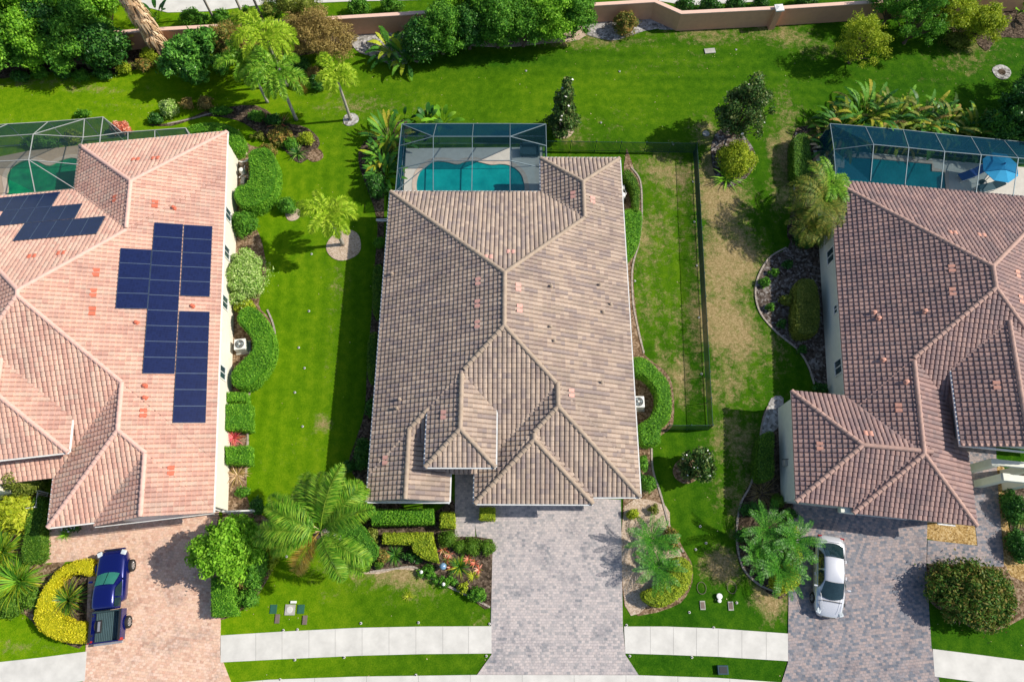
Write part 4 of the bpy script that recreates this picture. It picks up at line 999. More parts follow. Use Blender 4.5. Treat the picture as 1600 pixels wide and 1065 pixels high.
def tree(label, px, py, h, rx, ry, mat, nb=26, dens=70, ln=.2, wd=.12, cone=False, lumpr=.55, group=None, name='tree', trunk_r=.12, lo=.25, mat2=None, flower=None, cat='tree', core=.6):
    """(px,py) is the trunk foot in the photo; rx, ry crown radii in metres"""
    rng = nrng(); x, y = P(px, py); t = thing(name, (x, y, 0), label, cat, group); Q = []; tips = []
    for k in range(nb):
        a = 2.39996 * k + rng.uniform(-.3, .3); u_ = (k + .5) / nb
        if cone: zz = h * (lo + (1 - lo) * u_); rad = (1 - u_) ** .8; q = rad * rng.uniform(.55, 1.0)
        else:
            ph = math.asin(1 - 1.45 * u_); zz = h * (lo + (1 - lo) * (.5 + .42 * math.sin(ph))) + rng.normal(0, .05 * h); q = max(.15, math.cos(ph)) * rng.uniform(.4, 1.08)
        br = lumpr * rng.choice([.5, .7, .9, 1.1, 1.3]) * (1 if not cone else (.5 + .6 * (1 - u_)))
        c = (x + math.cos(a) * q * max(.1, rx - br * .5), y + math.sin(a) * q * max(.1, ry - br * .5), zz)
        rr = (br, br, br * .8); Q.append(blob(c, rr, rng, dens, ln * rng.uniform(.85, 1.2), wd, low=-.7, shell=.5, tilt=1.0))
        if core: Q.append(core_quads(c, rr, core, 7, 4, -.8))
        tips.append(c)
    quads('crown', np.concatenate(Q), mat, t)
    mb = MB(); fork = Vector((x, y, h * lo * 1.1)); mb.tube([(x, y, 0), (x + .03, y, h * lo * .5), fork], [trunk_r * 1.4, trunk_r, trunk_r * .85], 8)
    mb.build('trunk', M['bark'], t); stems('limb', tuple(fork), tips[::2], trunk_r * .55, M['bark'], t)
    if flower:
        n, fm, fs = flower; allc = np.concatenate(Q)[:, 0]; top = allc[allc[:, 2] > h * .4]; c = top[rng.integers(0, len(top), n)] + np.array([0, 0, .06])
        quads('flowers', leaf_quads(c, np.tile([0, 0, 1.], (n, 1)), fs, fs, rng, .4), fm, t)
    return t

# ------------------------------------------------------------------ hedges
H_ = hedge
H_('tall rounded kidney hedge beside the cream wall at the rear corner of the solar house', [(386,240),(398,230),(418,230),(430,250),(431,275),(424,300),(405,318),(378,322),(364,305),(368,290),(385,283),(388,262)], 1.5, M['lf_hedge'], rnd=.4)
H_('C-shaped clipped hedge curving round the air conditioner of the solar house', [(371,487),(385,477),(402,483),(418,505),(426,530),(422,560),(405,588),(385,604),(363,600),(361,580),(378,560),(392,545),(392,528),(380,512),(370,500)], 1.3, M['lf_hedge'], rnd=.35)
H_('small square hedge block just below the C-shaped hedge', [(353,611),(383,611),(384,627),(353,627)], 1.0, M['lf_hedge'], smooth=False)
H_('large square hedge block directly above the pink-red plant', [(350,630),(389,629),(389,671),(350,670)], 1.1, M['lf_hedge'], smooth=False)
H_('square hedge block directly below the pink-red plant', [(350,696),(388,695),(388,724),(351,723)], 1.1, M['lf_hedge'], smooth=False)
H_('flat rectangular hedge along the pink driveway below the leafy tree', [(328,902),(362,902),(364,962),(329,963)], 1.2, M['lf_hedge'], smooth=False)
H_('golden yellow horseshoe hedge beside the blue pickup truck', [(138,873),(112,877),(86,892),(65,920),(54,950),(52,970),(64,988),(92,1001),(131,1003),(133,975),(108,970),(90,958),(80,938),(84,915),(98,900),(118,895),(139,898)], 1.0, M['lf_yellow'], ln=.09)
H_('dark green hedge strip left of the pink walkway by the solar house courtyard', [(50,778),(68,782),(62,832),(60,872),(33,876),(36,830)], 1.1, M['lf_dhedge'])
H_('trimmed hedge behind the roof corner of the solar house near the screen cage', [(290,197),(312,190),(345,190),(372,202),(378,220),(368,232),(350,232),(345,215),(318,205),(292,208)], 1.4, M['lf_hedge'], rnd=.4)
H_('long rectangular green hedge in front of the middle house', [(578,795),(676,794),(677,817),(580,819)], 1.3, M['lf_hedge'], smooth=False)
H_('yellow-green L-shaped hedge in the middle house front garden', [(597,832),(674,831),(678,850),(684,878),(662,872),(645,860),(643,850),(597,848)], 1.0, M['lf_hedge2'], smooth=False)
H_('yellow-green cube hedge just right of the long rectangular hedge', [(688,799),(709,799),(710,823),(687,823)], 1.1, M['lf_hedge2'], smooth=False)
H_('small yellow-green block hedge under the front eave beside the grey driveway', [(750,792),(773,792),(773,811),(749,811)], 1.0, M['lf_hedge2'], smooth=False)
H_('large bright leaning hedge mound beside the big front palm', [(530,812),(548,808),(568,825),(585,850),(588,866),(575,876),(552,884),(538,872),(525,845)], 1.4, M['lf_mid'], rnd=.5, ln=.12)
H_('short yellow-green hedge beneath the right eave of the middle house, inside the fence', [(974,329),(1001,328),(1003,350),(998,380),(985,400),(978,402),(975,370)], 1.1, M['lf_hedge'])
H_('dark curved hedge round the pool equipment of the middle house', [(978,263),(990,270),(999,288),(1000,310),(998,327),(990,327),(990,305),(986,288),(975,275)], 1.2, M['lf_dhedge'])
H_('long curved hedge round the air conditioner on the right of the middle house', [(991,558),(1008,558),(1028,575),(1045,595),(1050,622),(1048,652),(1034,668),(1032,690),(1008,694),(999,678),(1000,662),(1015,652),(1026,632),(1024,608),(1008,588),(992,580)], 1.2, M['lf_hedge'], rnd=.3)
H_('kidney shaped hedge at the corner right of the middle driveway', [(1054,872),(1070,871),(1082,885),(1079,912),(1060,935),(1032,948),(1008,938),(1006,925),(1022,918),(1040,905),(1050,888)], 1.0, M['lf_hedge2'], rnd=.35)
H_('narrow clipped hedge on the left wall of the middle house, upper of the two', [(583,418),(595,414),(597,450),(594,486),(583,488),(581,450)], 1.2, M['lf_dhedge'])
H_('narrow clipped hedge on the left wall of the middle house, lower of the two', [(576,524),(588,520),(588,560),(584,592),(575,590),(573,555)], 1.2, M['lf_dhedge'])
H_('dark hedge left of the right house pool cage', [(1242,212),(1262,208),(1268,240),(1266,272),(1243,274),(1240,240)], 1.2, M['lf_dhedge'])
H_('long dark olive hedge beside the shaded left wall of the right house', [(1247,438),(1270,434),(1280,450),(1283,490),(1278,518),(1250,521),(1243,500),(1244,470)], 1.3, M['lf_olive'], rnd=.45)
H_('dark hedge against the garage wing wall of the right house', [(1189,682),(1209,674),(1210,710),(1209,744),(1186,748),(1183,712)], 1.2, M['lf_dhedge'])

# ------------------------------------------------------------------ clipped balls
def ball(px, py, r, label, mat='lf_dhedge'):
    bush('ball_shrub', label, 'shrub', px, py, r, r, r * .075 + .1, M[mat], dens=420, ln=.085, wd=.05, group='clipped ball shrubs', nb=1, lump=1.0)
ball(700, 841, 12, 'round dark green ball shrub just below the yellow-green cube hedge')
ball(717, 853, 11, 'first of three clipped balls along the grey walkway, nearest the house bed')
ball(738, 853, 11.5, 'middle one of three clipped balls along the grey walkway')
ball(761, 855, 12.5, 'last of three clipped balls, touching the grey driveway')
ball(591, 378, 9, 'single round shrub under the left eave of the middle house near the round mulch ring', 'lf_mid')
ball(570, 884, 10, 'small round shrub at the lawn edge, left of two beneath the leaning hedge')
ball(592, 881, 8, 'small round shrub at the lawn edge, right of two beneath the leaning hedge')
ball(1215, 722 + 60, 10, 'small dark ball shrub below the garage wall hedge of the right house')

# ------------------------------------------------------------------ looser shrubs
B_ = lambda label, px, py, rx, ry, h, mat, **k: bush(k.pop('name', 'shrub'), label, 'shrub', px, py, rx, ry, h, M[mat], **k)
B_('leafy green shrub between the kidney hedge and the variegated shrub', 380, 347, 22, 20, 1.5, 'lf_mid', dens=150)
B_('large variegated cream-flecked shrub against the cream wall of the solar house', 380, 430, 33, 48, 1.9, 'lf_cream', dens=170, ln=.14, wd=.09)
B_('yellow-green shrub at the foot of the variegated shrub', 383, 478, 18, 14, 1.1, 'lf_hedge2')
B_('broad green tree-like shrub on the lower left of the bright lawn corner', 395, 885, 25, 36, 1.7, 'lf_mid')
B_('rusty flowering shrub among the plants below the leafy driveway tree', 378, 905, 14, 14, 1.3, 'lf_rust')
B_('low green shrub at the tip of the bed above the pavement', 386, 935, 20, 14, 1.0, 'lf_mid')
B_('yellow-green low shrub edging the bed left of the dead frond', 425, 865, 12, 30, .9, 'lf_hedge2')
B_('small shrub beneath the solar house corner downpipe', 400, 790, 12, 16, 1.1, 'lf_dark')
B_('green clump among the dead leaves below the lower hedge block', 378, 768, 12, 8, .7, 'lf_mid')
B_('small yellow-green shrub left of the long rectangular hedge', 563, 806, 9, 10, .9, 'lf_hedge2')
B_('ragged shrub between the leaning hedge and the L-shaped hedge', 580, 838, 12, 18, 1.0, 'lf_olive', loose=.3)
B_('loose yellowish shrub at the inner corner of the L-shaped hedge', 597, 868, 12, 12, .8, 'lf_rust', loose=.4)
B_('low spreading green shrub left of the path light by the lawn', 645, 868, 18, 12, .6, 'lf_dark', loose=.2)
B_('trailing dark ground cover shrub between lawn edge and L-shaped hedge', 668, 893, 18, 12, .5, 'lf_mid')
B_('trailing dark ground cover shrub below the glass ball lamp', 695, 907, 20, 12, .5, 'lf_mid')
B_('rounded green shrub in the lowest corner of the front garden by the driveway', 745, 928, 16, 12, .8, 'lf_mid')
B_('loose low shrub left of the corner shrub in the front garden', 724, 918, 12, 10, .6, 'lf_hedge2', loose=.3)
B_('dark rounded bush at the lower left corner of the middle house', 566, 708, 15, 26, 1.6, 'lf_dark')
B_('small dark bush by the sandy gap near the front left corner of the middle house', 545, 728, 11, 10, .9, 'lf_dark')
B_('thin shrub in the shade beneath the middle of the left eave', 578, 636, 8, 18, .9, 'lf_dark', loose=.4)
B_('dark leafy shrub left of the middle house rear corner', 588, 288, 16, 20, 1.8, 'lf_dark')
B_('small shrub at the very top of the front strip right of the middle house', 1006, 722, 8, 14, .9, 'lf_mid')
B_('green clump shrub near the front right corner of the middle house', 1012, 755, 14, 14, .9, 'lf_mid')
B_('small dark shrub left of the front right clump', 1000, 745, 6, 8, .8, 'lf_dark')
B_('small round shrub at the top of the tan bed right of the driveway', 990, 802, 11, 9, .7, 'lf_hedge2')
B_('tiny shrub between two others at the top of the tan bed', 1022, 795, 10, 9, .6, 'lf_olive')
B_('brownish bushy shrub right of the dark palm in the tan bed', 1050, 842, 15, 20, .9, 'lf_rust', loose=.4)
B_('round rusty-green bush on the pale sand by the salmon boundary wall', 978, 33, 20, 20, 2.0, 'lf_rust', dens=170, loose=.3)
B_('big bush with yellow-green top right of the fence corner', 1153, 245, 30, 30, 1.8, 'lf_hedge2', dens=150)
B_('golden lime bush at the lower end of the palm bed by the right driveway', 1225, 903, 25, 24, 1.3, 'lf_lime', dens=160)
B_('yellow-green shrub beside the palms at the right driveway edge', 1240, 865, 14, 18, 1.3, 'lf_lime')
B_('large rusty green mound shrub on the lawn right of the right driveway', 1523, 928, 70, 54, 2.3, 'lf_rgreen', dens=120, ln=.19, wd=.10, lump=.42, nb=40, loose=.25)
B_('small bright shrub at the upper edge of the grey sand bed', 1196, 440, 9, 9, .7, 'lf_mid')
B_('small bright shrub lower in the grey sand bed', 1204, 480, 8, 8, .6, 'lf_mid')
B_('round olive shrub in the middle of the grey sand bed', 1230, 468, 12, 11, .8, 'lf_olive')
B_('dark shrub under the arching palm by the right house corner', 1262, 368, 22, 20, 1.3, 'lf_dark')
B_('dark shrub at the joint between right house and its garage wing', 1283, 606, 13, 9, .9, 'lf_dark')
B_('dark shrub near the front corner of the garage wing', 1232, 802, 16, 8, .8, 'lf_dark')
B_('dark leafy shrub beside the right house walkway, upper one', 1585, 790, 20, 30, 1.3, 'lf_dark', loose=.3)
B_('dark leafy shrub beside the right house walkway, lower one', 1595, 850, 20, 28, 1.2, 'lf_dark')
B_('olive-yellow round topiary bush in front of the solar house entry', 34, 750, 27, 22, 3.3, 'lf_olive', dens=170, ln=.13)
B_('orange-tipped shrub in the palm bed on the left rear lawn', 437, 212, 20, 16, 1.0, 'lf_rust', flower=(110, M['pf_dead'], .12))
B_('yellowish low shrub on the lawn near the hedge behind the roof corner', 402, 212, 14, 9, .6, 'lf_olive', loose=.4)
B_('red-leaved shrub beside the screen cage of the solar house', 188, 198, 17, 12, 1.0, 'lf_red', loose=.2)
B_('small yellowish pale bush on the left rear lawn', 262, 168, 14, 16, 1.3, 'lf_cream', loose=.3)
B_('bare purple-brown twiggy bush, left of two beside the rear bed', 292, 160, 12, 12, 1.1, 'lf_brown', loose=.8, dens=60)
B_('bare purple-brown twiggy bush, right of two beside the rear bed', 320, 160, 14, 14, 1.1, 'lf_brown', loose=.8, dens=60)
B_('low blue-green shrub between the twiggy bushes and the palms', 345, 172, 20, 8, .7, 'lf_mid', loose=.3)
B_('dark shrub left of the twiggy bushes casting a round shadow', 243, 184, 12, 10, .8, 'lf_dark')
B_('small lobed green bush in the small round mulch ring', 447, 320, 15, 14, 1.2, 'lf_mid', dens=120)
B_('green shrub seen through the solar house pool screen', 62, 220, 30, 10, 1.0, 'lf_mid')
B_('yellow flowering shrub inside the rear screen of the solar house', 112, 212, 14, 12, 1.0, 'lf_hedge2')
B_('low shrub behind the solar house screen at the lawn', 128, 176, 14, 6, .7, 'lf_mid', loose=.5)
B_('grey-green spreading shrub on bare ground at the right rear corner', 1500, 60, 24, 18, 1.2, 'lf_olive', loose=.6, dens=80)
B_('lime bush near the boundary wall at the top right', 1535, 32, 20, 18, 1.6, 'lf_lime', loose=.3)
B_('low bush behind the front garden palm near the street lawn of the solar house', 45, 955 - 20, 22, 16, .9, 'lf_dhedge')
B_('low dark shrub at the left edge above the corner lawn', 12, 945, 22, 20, .9, 'lf_dhedge')
B_('flowering white shrub in the small bed under the solar house garage eave', 110, 824, 14, 7, .7, 'lf_dark', flower=(30, M['white_fl'], .12))

# ------------------------------------------------------------------ magnolias and other trees
T_ = tree
T_('slim conical magnolia beside the middle house pool cage', 878, 207, 6.0, 1.35, 1.2, M['lf_mag'], nb=44, cone=True, lumpr=.52, dens=90, group='young magnolia trees', flower=(10, M['white_fl'], .18), lo=.1)
T_('dark magnolia standing in the dry lawn right of the fence corner', 1142, 214, 5.8, 2.1, 1.9, M['lf_mag'], nb=64, lumpr=.5, dens=60, group='young magnolia trees', flower=(14, M['white_fl'], .18), lo=.05, core=.3)
T_('small glossy magnolia on the strip of lawn below the fence', 1083, 733, 2.6, 1.2, 1.1, M['lf_mag'], nb=26, lumpr=.4, dens=110, group='young magnolia trees', flower=(30, M['white_fl'], .12), lo=.05, core=.3)
T_('round leafy tree beside the pink driveway of the solar house', 378, 862, 4.4, 2.1, 1.9, M['lf_bright'], nb=44, lumpr=.62, dens=95, ln=.2, wd=.13, lo=.1)
T_('dark glossy broad-leaved tree near the boundary wall on the left', 318, 124, 4.0, 2.4, 2.2, M['lf_dark2'], nb=60, lumpr=.55, dens=60, ln=.42, wd=.15, lo=.08)
T_('thin-leaved yellow-green tree on the right rear lawn', 1326, 98, 4.2, 2.1, 2.0, M['lf_hedge2'], nb=64, lumpr=.5, dens=60, ln=.16, wd=.07, lo=.05, core=.2)
TREES_L = [(-4,128,5.0,2.6,'lf_bright','at the far left edge, lowest on the lawn side'),(40,112,4.6,2.0,'lf_mid','second from the left edge behind the small dark shrub'),(88,96,5.0,2.6,'lf_bright','third from the left edge, over the wall'),
 (140,106,4.6,2.4,'lf_mid','in the middle of the left hedge wood'),(186,104,4.0,1.9,'lf_dark','dark one left of the dry-skirted palm'),(15,60,6.0,2.9,'lf_bright','in the far top left corner'),(75,45,6.2,2.9,'lf_bright','at the top edge beside the corner tree'),
 (128,50,6.0,2.8,'lf_bright','at the top edge above the gap in the wall'),(180,50,5.4,2.4,'lf_bright','at the top edge next to the dry-skirted palm'),(25,84,5.0,2.0,'lf_mid','half hidden just above the lowest left tree'),(112,80,5.2,2.0,'lf_dark','half hidden in shade above the middle one'),(160,78,5.0,2.0,'lf_mid','half hidden left of the golden banana')]
for px, py, h, r, m, w_ in TREES_L: T_('bushy boundary tree ' + w_, px, py, h, r, r * .85, M[m], nb=34, lumpr=.72, dens=62, ln=.22, wd=.14, group='trees along the left boundary wall', lo=.08)
TREES_M = [(664,92,3.6,1.6,'lf_dark','dark one beside the drooping banana plants'),(692,84,4.6,2.1,'lf_mid','left of the middle row, above the tan mulch'),(734,76,3.8,1.9,'lf_dark','second in the row above the tan mulch'),(778,74,4.8,2.1,'lf_mid','third in the row above the tan mulch'),
 (818,72,4.2,1.9,'lf_mid','fourth in the row above the tan mulch'),(858,64,4.6,2.0,'lf_bright','fifth in the row above the tan mulch'),(895,58,4.6,1.7,'lf_mid','rightmost of the row beside the pale sand'),(715,40,5.6,2.3,'lf_bright','at the top edge over the wall, left'),(760,40,5.6,2.2,'lf_mid','at the top edge over the wall, left of centre'),(805,36,5.8,2.3,'lf_mid','at the top edge over the wall, right of centre'),(862,30,5.5,2.3,'lf_dark','at the top edge over the wall, right')]
for px, py, h, r, m, w_ in TREES_M: T_('dense green tree ' + w_, px, py, h, r, r * .9, M[m], nb=34, lumpr=.66, dens=72, ln=.18, wd=.11, group='trees along the middle of the wall', lo=.06)
T_('brownish fine-leaved tree above the lone palm', 512, 92, 4.4, 2.9, 2.4, M['lf_brown'], nb=70, lumpr=.6, dens=80, ln=.18, wd=.05, lo=.08, core=.3)
T_('olive-green fine-leaved tree beyond the salmon wall, left of the brownish tree', 472, 48, 5.0, 2.8, 2.2, M['lf_olive'], nb=52, lumpr=.6, dens=75, ln=.14, wd=.07, core=.45)
T_('greenish brown bush-like tree right of the dark glossy tree', 375, 92, 3.2, 2.2, 1.9, M['lf_rust'], nb=40, lumpr=.5, dens=90, ln=.14, wd=.07, lo=.05)
TREES_R = [(1412,68,4.6,2.4,'lf_mid','green one hiding the wall right of the yellow-green tree'),(1458,52,4.6,2.0,'lf_hedge2','lime one at the top edge'),(1378,40,5.0,2.1,'lf_mid','at the top edge beyond the salmon wall'),(1512,64,3.4,1.7,'lf_hedge2','thin lime one right of the lime tree'),(1612,150,5.2,2.0,'lf_dark','dark one at the right edge above the round soil ring')]
for px, py, h, r, m, w_ in TREES_R: T_('loose tree ' + w_, px, py, h, r, r, M[m], nb=36, lumpr=.52, dens=72, ln=.16, wd=.09, group='trees at the right rear boundary', core=.4, lo=.1)
for px, py, h, r, m, w_ in [(1576,215,5.2,2.6,'lf_dark','beside the row of large-leaved plants'),(1548,224,3.0,1.7,'lf_dark','smaller one just left of the edge tree'),(1580,182,4.2,2.2,'lf_dark','just below the round soil ring'),(1540,226,2.4,1.4,'lf_mid','lowest one touching the large-leaved row')]:
    T_('dark tree at the right edge ' + w_, px, py, h, r, r, M[m], nb=30, lumpr=.62, dens=72, ln=.2, wd=.12, group='dark trees at the right edge', lo=.08)
for i, (px, py, r, w_) in enumerate([(560,12,20,'left of the sand'),(612,10,20,'above the sandy corner'),(1070,12,18,'above the kink in the wall'),(1110,10,20,'right of the kink in the wall'),(1150,8,18,'left of the white pillar'),(1190,6,14,'touching the white pillar on its left'),(1262,2,20,'right of the white pillar'),(300,30,24,'left of the thin trunks'),(345,30,16,'between the thin trunks'),(392,24,18,'right of the thin trunks'),(425,18,16,'far right of the thin trunks')]):
    B_('green shrub beyond the salmon wall ' + w_, px, py - 4, r, 12, 1.5, 'lf_dark' if i > 1 and i < 7 else 'lf_mid', group='shrubs beyond the boundary wall')

# ------------------------------------------------------------------ palms
foxt = dict(nl=50, lw=.075, ll=.50, plume=.85, droop=1.9, el0=(.15, 1.15), shaft=.5)
palm('lone slender foxtail palm with a bare grey trunk in a pale sand ring', 548, 187, 4.6, 10, 2.0, M['pf_bright'], 'foxtail palms', trunk_r=.11, **foxt)
palm('bright foxtail palm in the large round mulch ring on the bright lawn', 536, 382, 3.9, 11, 2.4, M['pf_bright'], 'foxtail palms', trunk_r=.13, **foxt)
palm('foxtail palm with a leaning grey trunk in the rear left bed', 463, 187, 4.6, 16, 3.1, M['pf_mid'], 'foxtail palms', trunk_r=.12, lean=(.0, .2), dead=1, **foxt)
palm('tallest foxtail palm behind the leaning one, near the brown tree', 448, 134, 5.0, 15, 3.1, M['pf_bright'], 'foxtail palms', trunk_r=.12, **foxt)
palm('small foxtail palm at the left of the rear palm group', 418, 160, 4.0, 13, 2.6, M['pf_mid'], 'foxtail palms', trunk_r=.1, **foxt)
palm('huge feathery palm arching over the front lawn, its grey trunk leaning', 538, 844, 4.7, 24, 4.2, M['pf_queen'], None, lean=(-.3, .2), nl=85, lw=.045, ll=.85, plume=.30, vee=-.3, trunk_r=.2, droop=1.35, el0=(.0, .85), dead=1, boots=True, azs=[232, 78, 58, 42, 96, 118, 134, 150, 166, 182, 198, 310, 326, 68, 25, 108, 142, 300, 172, 86, 50, 126, 158, 190, 320, 10, 74])
def cycad(px, py, w_, L=1.7, h=.9, n=20, mat='pf_dark', g='dark palm clumps'):
    palm('dark green feathery palm clump ' + w_, px, py, h, n, L * 1.15, M['pf_cyc'], g, nl=44, lw=.034, ll=.30, plume=.0, vee=.6, trunk_r=.12, droop=1.0, el0=(.1, 1.1), trunkmat='bark', name='palm_clump')
cycad(1012, 845, 'upper one in the tan bed right of the middle driveway', 1.75)
cycad(1020, 885, 'lower one touching the kidney shaped hedge', 1.7)
cycad(1183, 830, 'leftmost of three by the right driveway', 1.9, 1.6)
cycad(1226, 848, 'rightmost of three by the right driveway', 1.75, 1.6)
cycad(1205, 890, 'lowest of three by the right driveway', 1.8, 1.3)
palm('arching many-stemmed palm leaning over the rear left corner of the right house', 1258, 350, 3.3, 40, 3.3, M['pf_olive'], None, nl=50, lw=.05, ll=.5, plume=.0, trunk_r=.1, droop=2.1, el0=(.1, 1.2), cat='palm')
palm('green sprawling palm rising behind the right house roof corner', 1268, 325, 3.2, 16, 2.3, M['pf_mid'], None, nl=30, lw=.06, ll=.45, plume=.15, trunk_r=.1, droop=1.7, el0=(.2, 1.3))
# tall palm with a skirt of dead leaves, crown above the picture
x_, y_ = P(256, 84); rg = nrng(); tp = thing('palm_tree', (x_, y_, 0), 'thick palm trunk shaggy with dead brown leaves at the top left', 'palm')
MB().tube([(x_, y_, 0), (x_, y_, 4), (x_, y_, 9)], [.3, .24, .22], 10).build('trunk', M['trunk'], tp)
Q = []
for k in range(520):
    z = rg.uniform(1.0, 8.6); a = rg.uniform(0, 6.283); d = np.array([math.cos(a), math.sin(a), 0]); s_ = np.array([-math.sin(a), math.cos(a), 0]); L = rg.uniform(.5, 1.3); w0 = rg.uniform(.04, .1)
    p0 = np.array([x_, y_, z]) + d * .22; p1 = p0 + d * L * .45 + np.array([0, 0, -L * .35]); p2 = p1 + d * .1 + np.array([0, 0, -L * .6])
    Q += [[p0 - s_ * w0, p0 + s_ * w0, p1 + s_ * w0 * 1.3, p1 - s_ * w0 * 1.3], [p1 - s_ * w0 * 1.3, p1 + s_ * w0 * 1.3, p2 + s_ * .02, p2 - s_ * .02]]
quads('dead_leaf_skirt', np.array(Q), M['thatch'], tp)
for k in range(14):
    q, pts = frond_quads((x_, y_, 9.1), 2.4 * k, .5 + .5 * ((k * .618) % 1), 2.4, 1.3, 40, .06, .6, rg, .1); o = quads('frond', q, M['pf_mid'], tp); m_ = MB(); m_.tube(pts[::2], [.03, .024, .018, .013, .008, .004][:len(pts[::2])], 4); m_.build('rachis', M['pf_gold'], o)
for px, py, w_ in [(338,37,'left one'),(380,24,'middle one'),(411,33,'right one')]:
    palm('tall thin pale palm trunk beyond the salmon wall, ' + w_ + ' of three', px, py, 8.5, 9, 2.2, M['pf_mid'], 'thin palms beyond the boundary wall', trunk_r=.1, nl=24, lw=.06, ll=.5, droop=1.4)

# ------------------------------------------------------------------ large-leaved and strappy plants
lm = [M['lf_mid'], M['lf_olive'], M['pf_gold'], M['lf_dark'], M['lf_hedge2'], M['lf_mid'], M['lf_dark'], M['lf_rust'], M['pf_olive']]
lm = lm + [M['lf_dark']]
for px, py, n, L, w_ in [(1308,214,16,2.5,'first, at the corner of the cage'),(1345,196,18,2.9,'second, its top leaves orange-tipped'),(1388,200,18,2.8,'third, in front of the first cage beam'),(1428,206,18,2.7,'fourth, broad and dark'),(1468,212,16,2.5,'fifth, hanging over the cage'),(1508,222,16,2.3,'last, at the right end of the row')]:
    paddle('bird_of_paradise', 'dense large-leaved plant behind the right pool cage, ' + w_, px, py, n * 6, L, .30, M['lf_mid'], h=1.0, group='large-leaved plants behind the right pool cage', mats=lm, tear=.8, spread=1.0, el=(.0, 1.4), droop=1.5)
    x0, y0 = P(px, py)
paddle('banana_plant', 'bright banana plant with pale ribs behind the middle pool cage', 692, 194, 9, 1.7, .42, M['lf_bright'], el=(.6, 1.3), droop=.8)
paddle('banana_plant', 'dark banana plant left of the bright one behind the pool cage', 668, 192, 9, 1.4, .4, M['lf_dark'], el=(.6, 1.3))
paddle('banana_plant', 'small dark banana plant at the upper left corner of the pool cage', 632, 188, 6, 1.1, .3, M['lf_dark'])
paddle('banana_plant', 'tall yellow-green banana clump left of the middle pool cage, upper one', 610, 222, 44, 2.3, .30, M['lf_hedge2'], mats=[M['lf_hedge2'], M['lf_mid'], M['lf_dark'], M['pf_gold'], M['lf_mid']], tear=.6)
paddle('banana_plant', 'yellow-green banana clump left of the middle pool cage, middle one', 600, 252, 44, 2.0, .28, M['lf_hedge2'], mats=[M['lf_hedge2'], M['lf_mid'], M['lf_dark'], M['pf_gold'], M['lf_mid']], tear=.6)
paddle('banana_plant', 'dark leafy banana clump left of the middle pool cage, lowest', 603, 278, 36, 1.8, .28, M['lf_mid'], mats=[M['lf_dark'], M['lf_mid']])
for px, py, w_ in [(612,86,'left of two'),(636,98,'right of two')]:
    paddle('banana_plant', 'drooping ragged banana plant by the grey sand, ' + w_, px, py, 30, 2.3, .36, M['lf_mid'], mats=[M['lf_mid'], M['lf_dark'], M['lf_hedge2']], tear=.4, droop=1.4)
paddle('banana_plant', 'golden-leaved banana plant left of the dry-skirted palm', 198, 78, 10, 2.2, .5, M['lf_hedge2'], mats=[M['lf_hedge2'], M['pf_dead'], M['lf_mid']])
paddle('banana_plant', 'single green banana plant at the top right edge', 1592, 22, 8, 1.8, .45, M['lf_bright'])
paddle('banana_plant', 'dark banana plant right of the dry-skirted palm beyond the wall', 248, 30, 8, 1.8, .4, M['lf_dark'])
strappy('spiky_plant', 'pale green strappy plant in front of the yellow-topped bush', 1135, 280, 34, 1.5, .11, M['lf_bright'], cat='plant', el=(.3, 1.2), droop=.9, base_r=.3)
strappy('flax_plant', 'bushy striped flax inside the golden horseshoe hedge', 108, 937, 240, 1.35, .07, M['lf_mid'], cat='plant', mats=[M['lf_mid'], M['lf_dark'], M['lf_lime'], M['lf_rust']], base_r=.35, el=(.4, 1.4))
strappy('flax_plant', 'large green and yellow flax at the left edge above the lawn', 33, 908, 300, 1.9, .085, M['lf_mid'], cat='plant', mats=[M['lf_mid'], M['lf_bright'], M['lf_lime']], base_r=.4, el=(.3, 1.4))
strappy('flax_plant', 'green grassy flax at the left edge above the large one', 8, 862, 220, 1.8, .085, M['lf_mid'], cat='plant', mats=[M['lf_mid'], M['lf_bright'], M['lf_lime']], base_r=.4)
bush('schefflera', 'bright yellow-green large-leaved shrub at the left edge by the courtyard', 'shrub', 20, 800, 32, 32, 1.8, M['lf_lime'], dens=90, ln=.34, wd=.13, lump=.42)
strappy('grass_clump', 'small grassy tuft under the solar house garage eave', 103, 835, 60, .55, .04, M['lf_bright'], cat='plant', base_r=.12)
strappy('red_plant', 'pink-red strappy plant between the two hedge blocks', 366, 684, 70, .75, .08, M['lf_pink'], cat='plant', mats=[M['lf_pink'], M['lf_red'], M['lf_pink']], base_r=.15)
strappy('dead_plant', 'heap of dry brown leaves against the cream wall of the solar house', 371, 742, 60, .9, .06, M['thatch'], cat='plant', mats=[M['thatch'], M['lf_brown']], base_r=.25, el=(.1, .9))
strappy('dark_rosette', 'dark spiky rosette plant at the lower tip of the rear palm bed', 465, 240, 80, .85, .09, M['lf_dark'], cat='plant', mats=[M['lf_dark'], M['lf_dark'], M['lf_mid'], M['lf_cream']], base_r=.15, el=(.2, 1.3), droop=.7)
strappy('red_plant', 'red and green strappy plant beneath the rear foxtail palms', 440, 195, 60, .7, .09, M['lf_red'], cat='plant', mats=[M['lf_red'], M['lf_dark'], M['lf_olive']], base_r=.5)
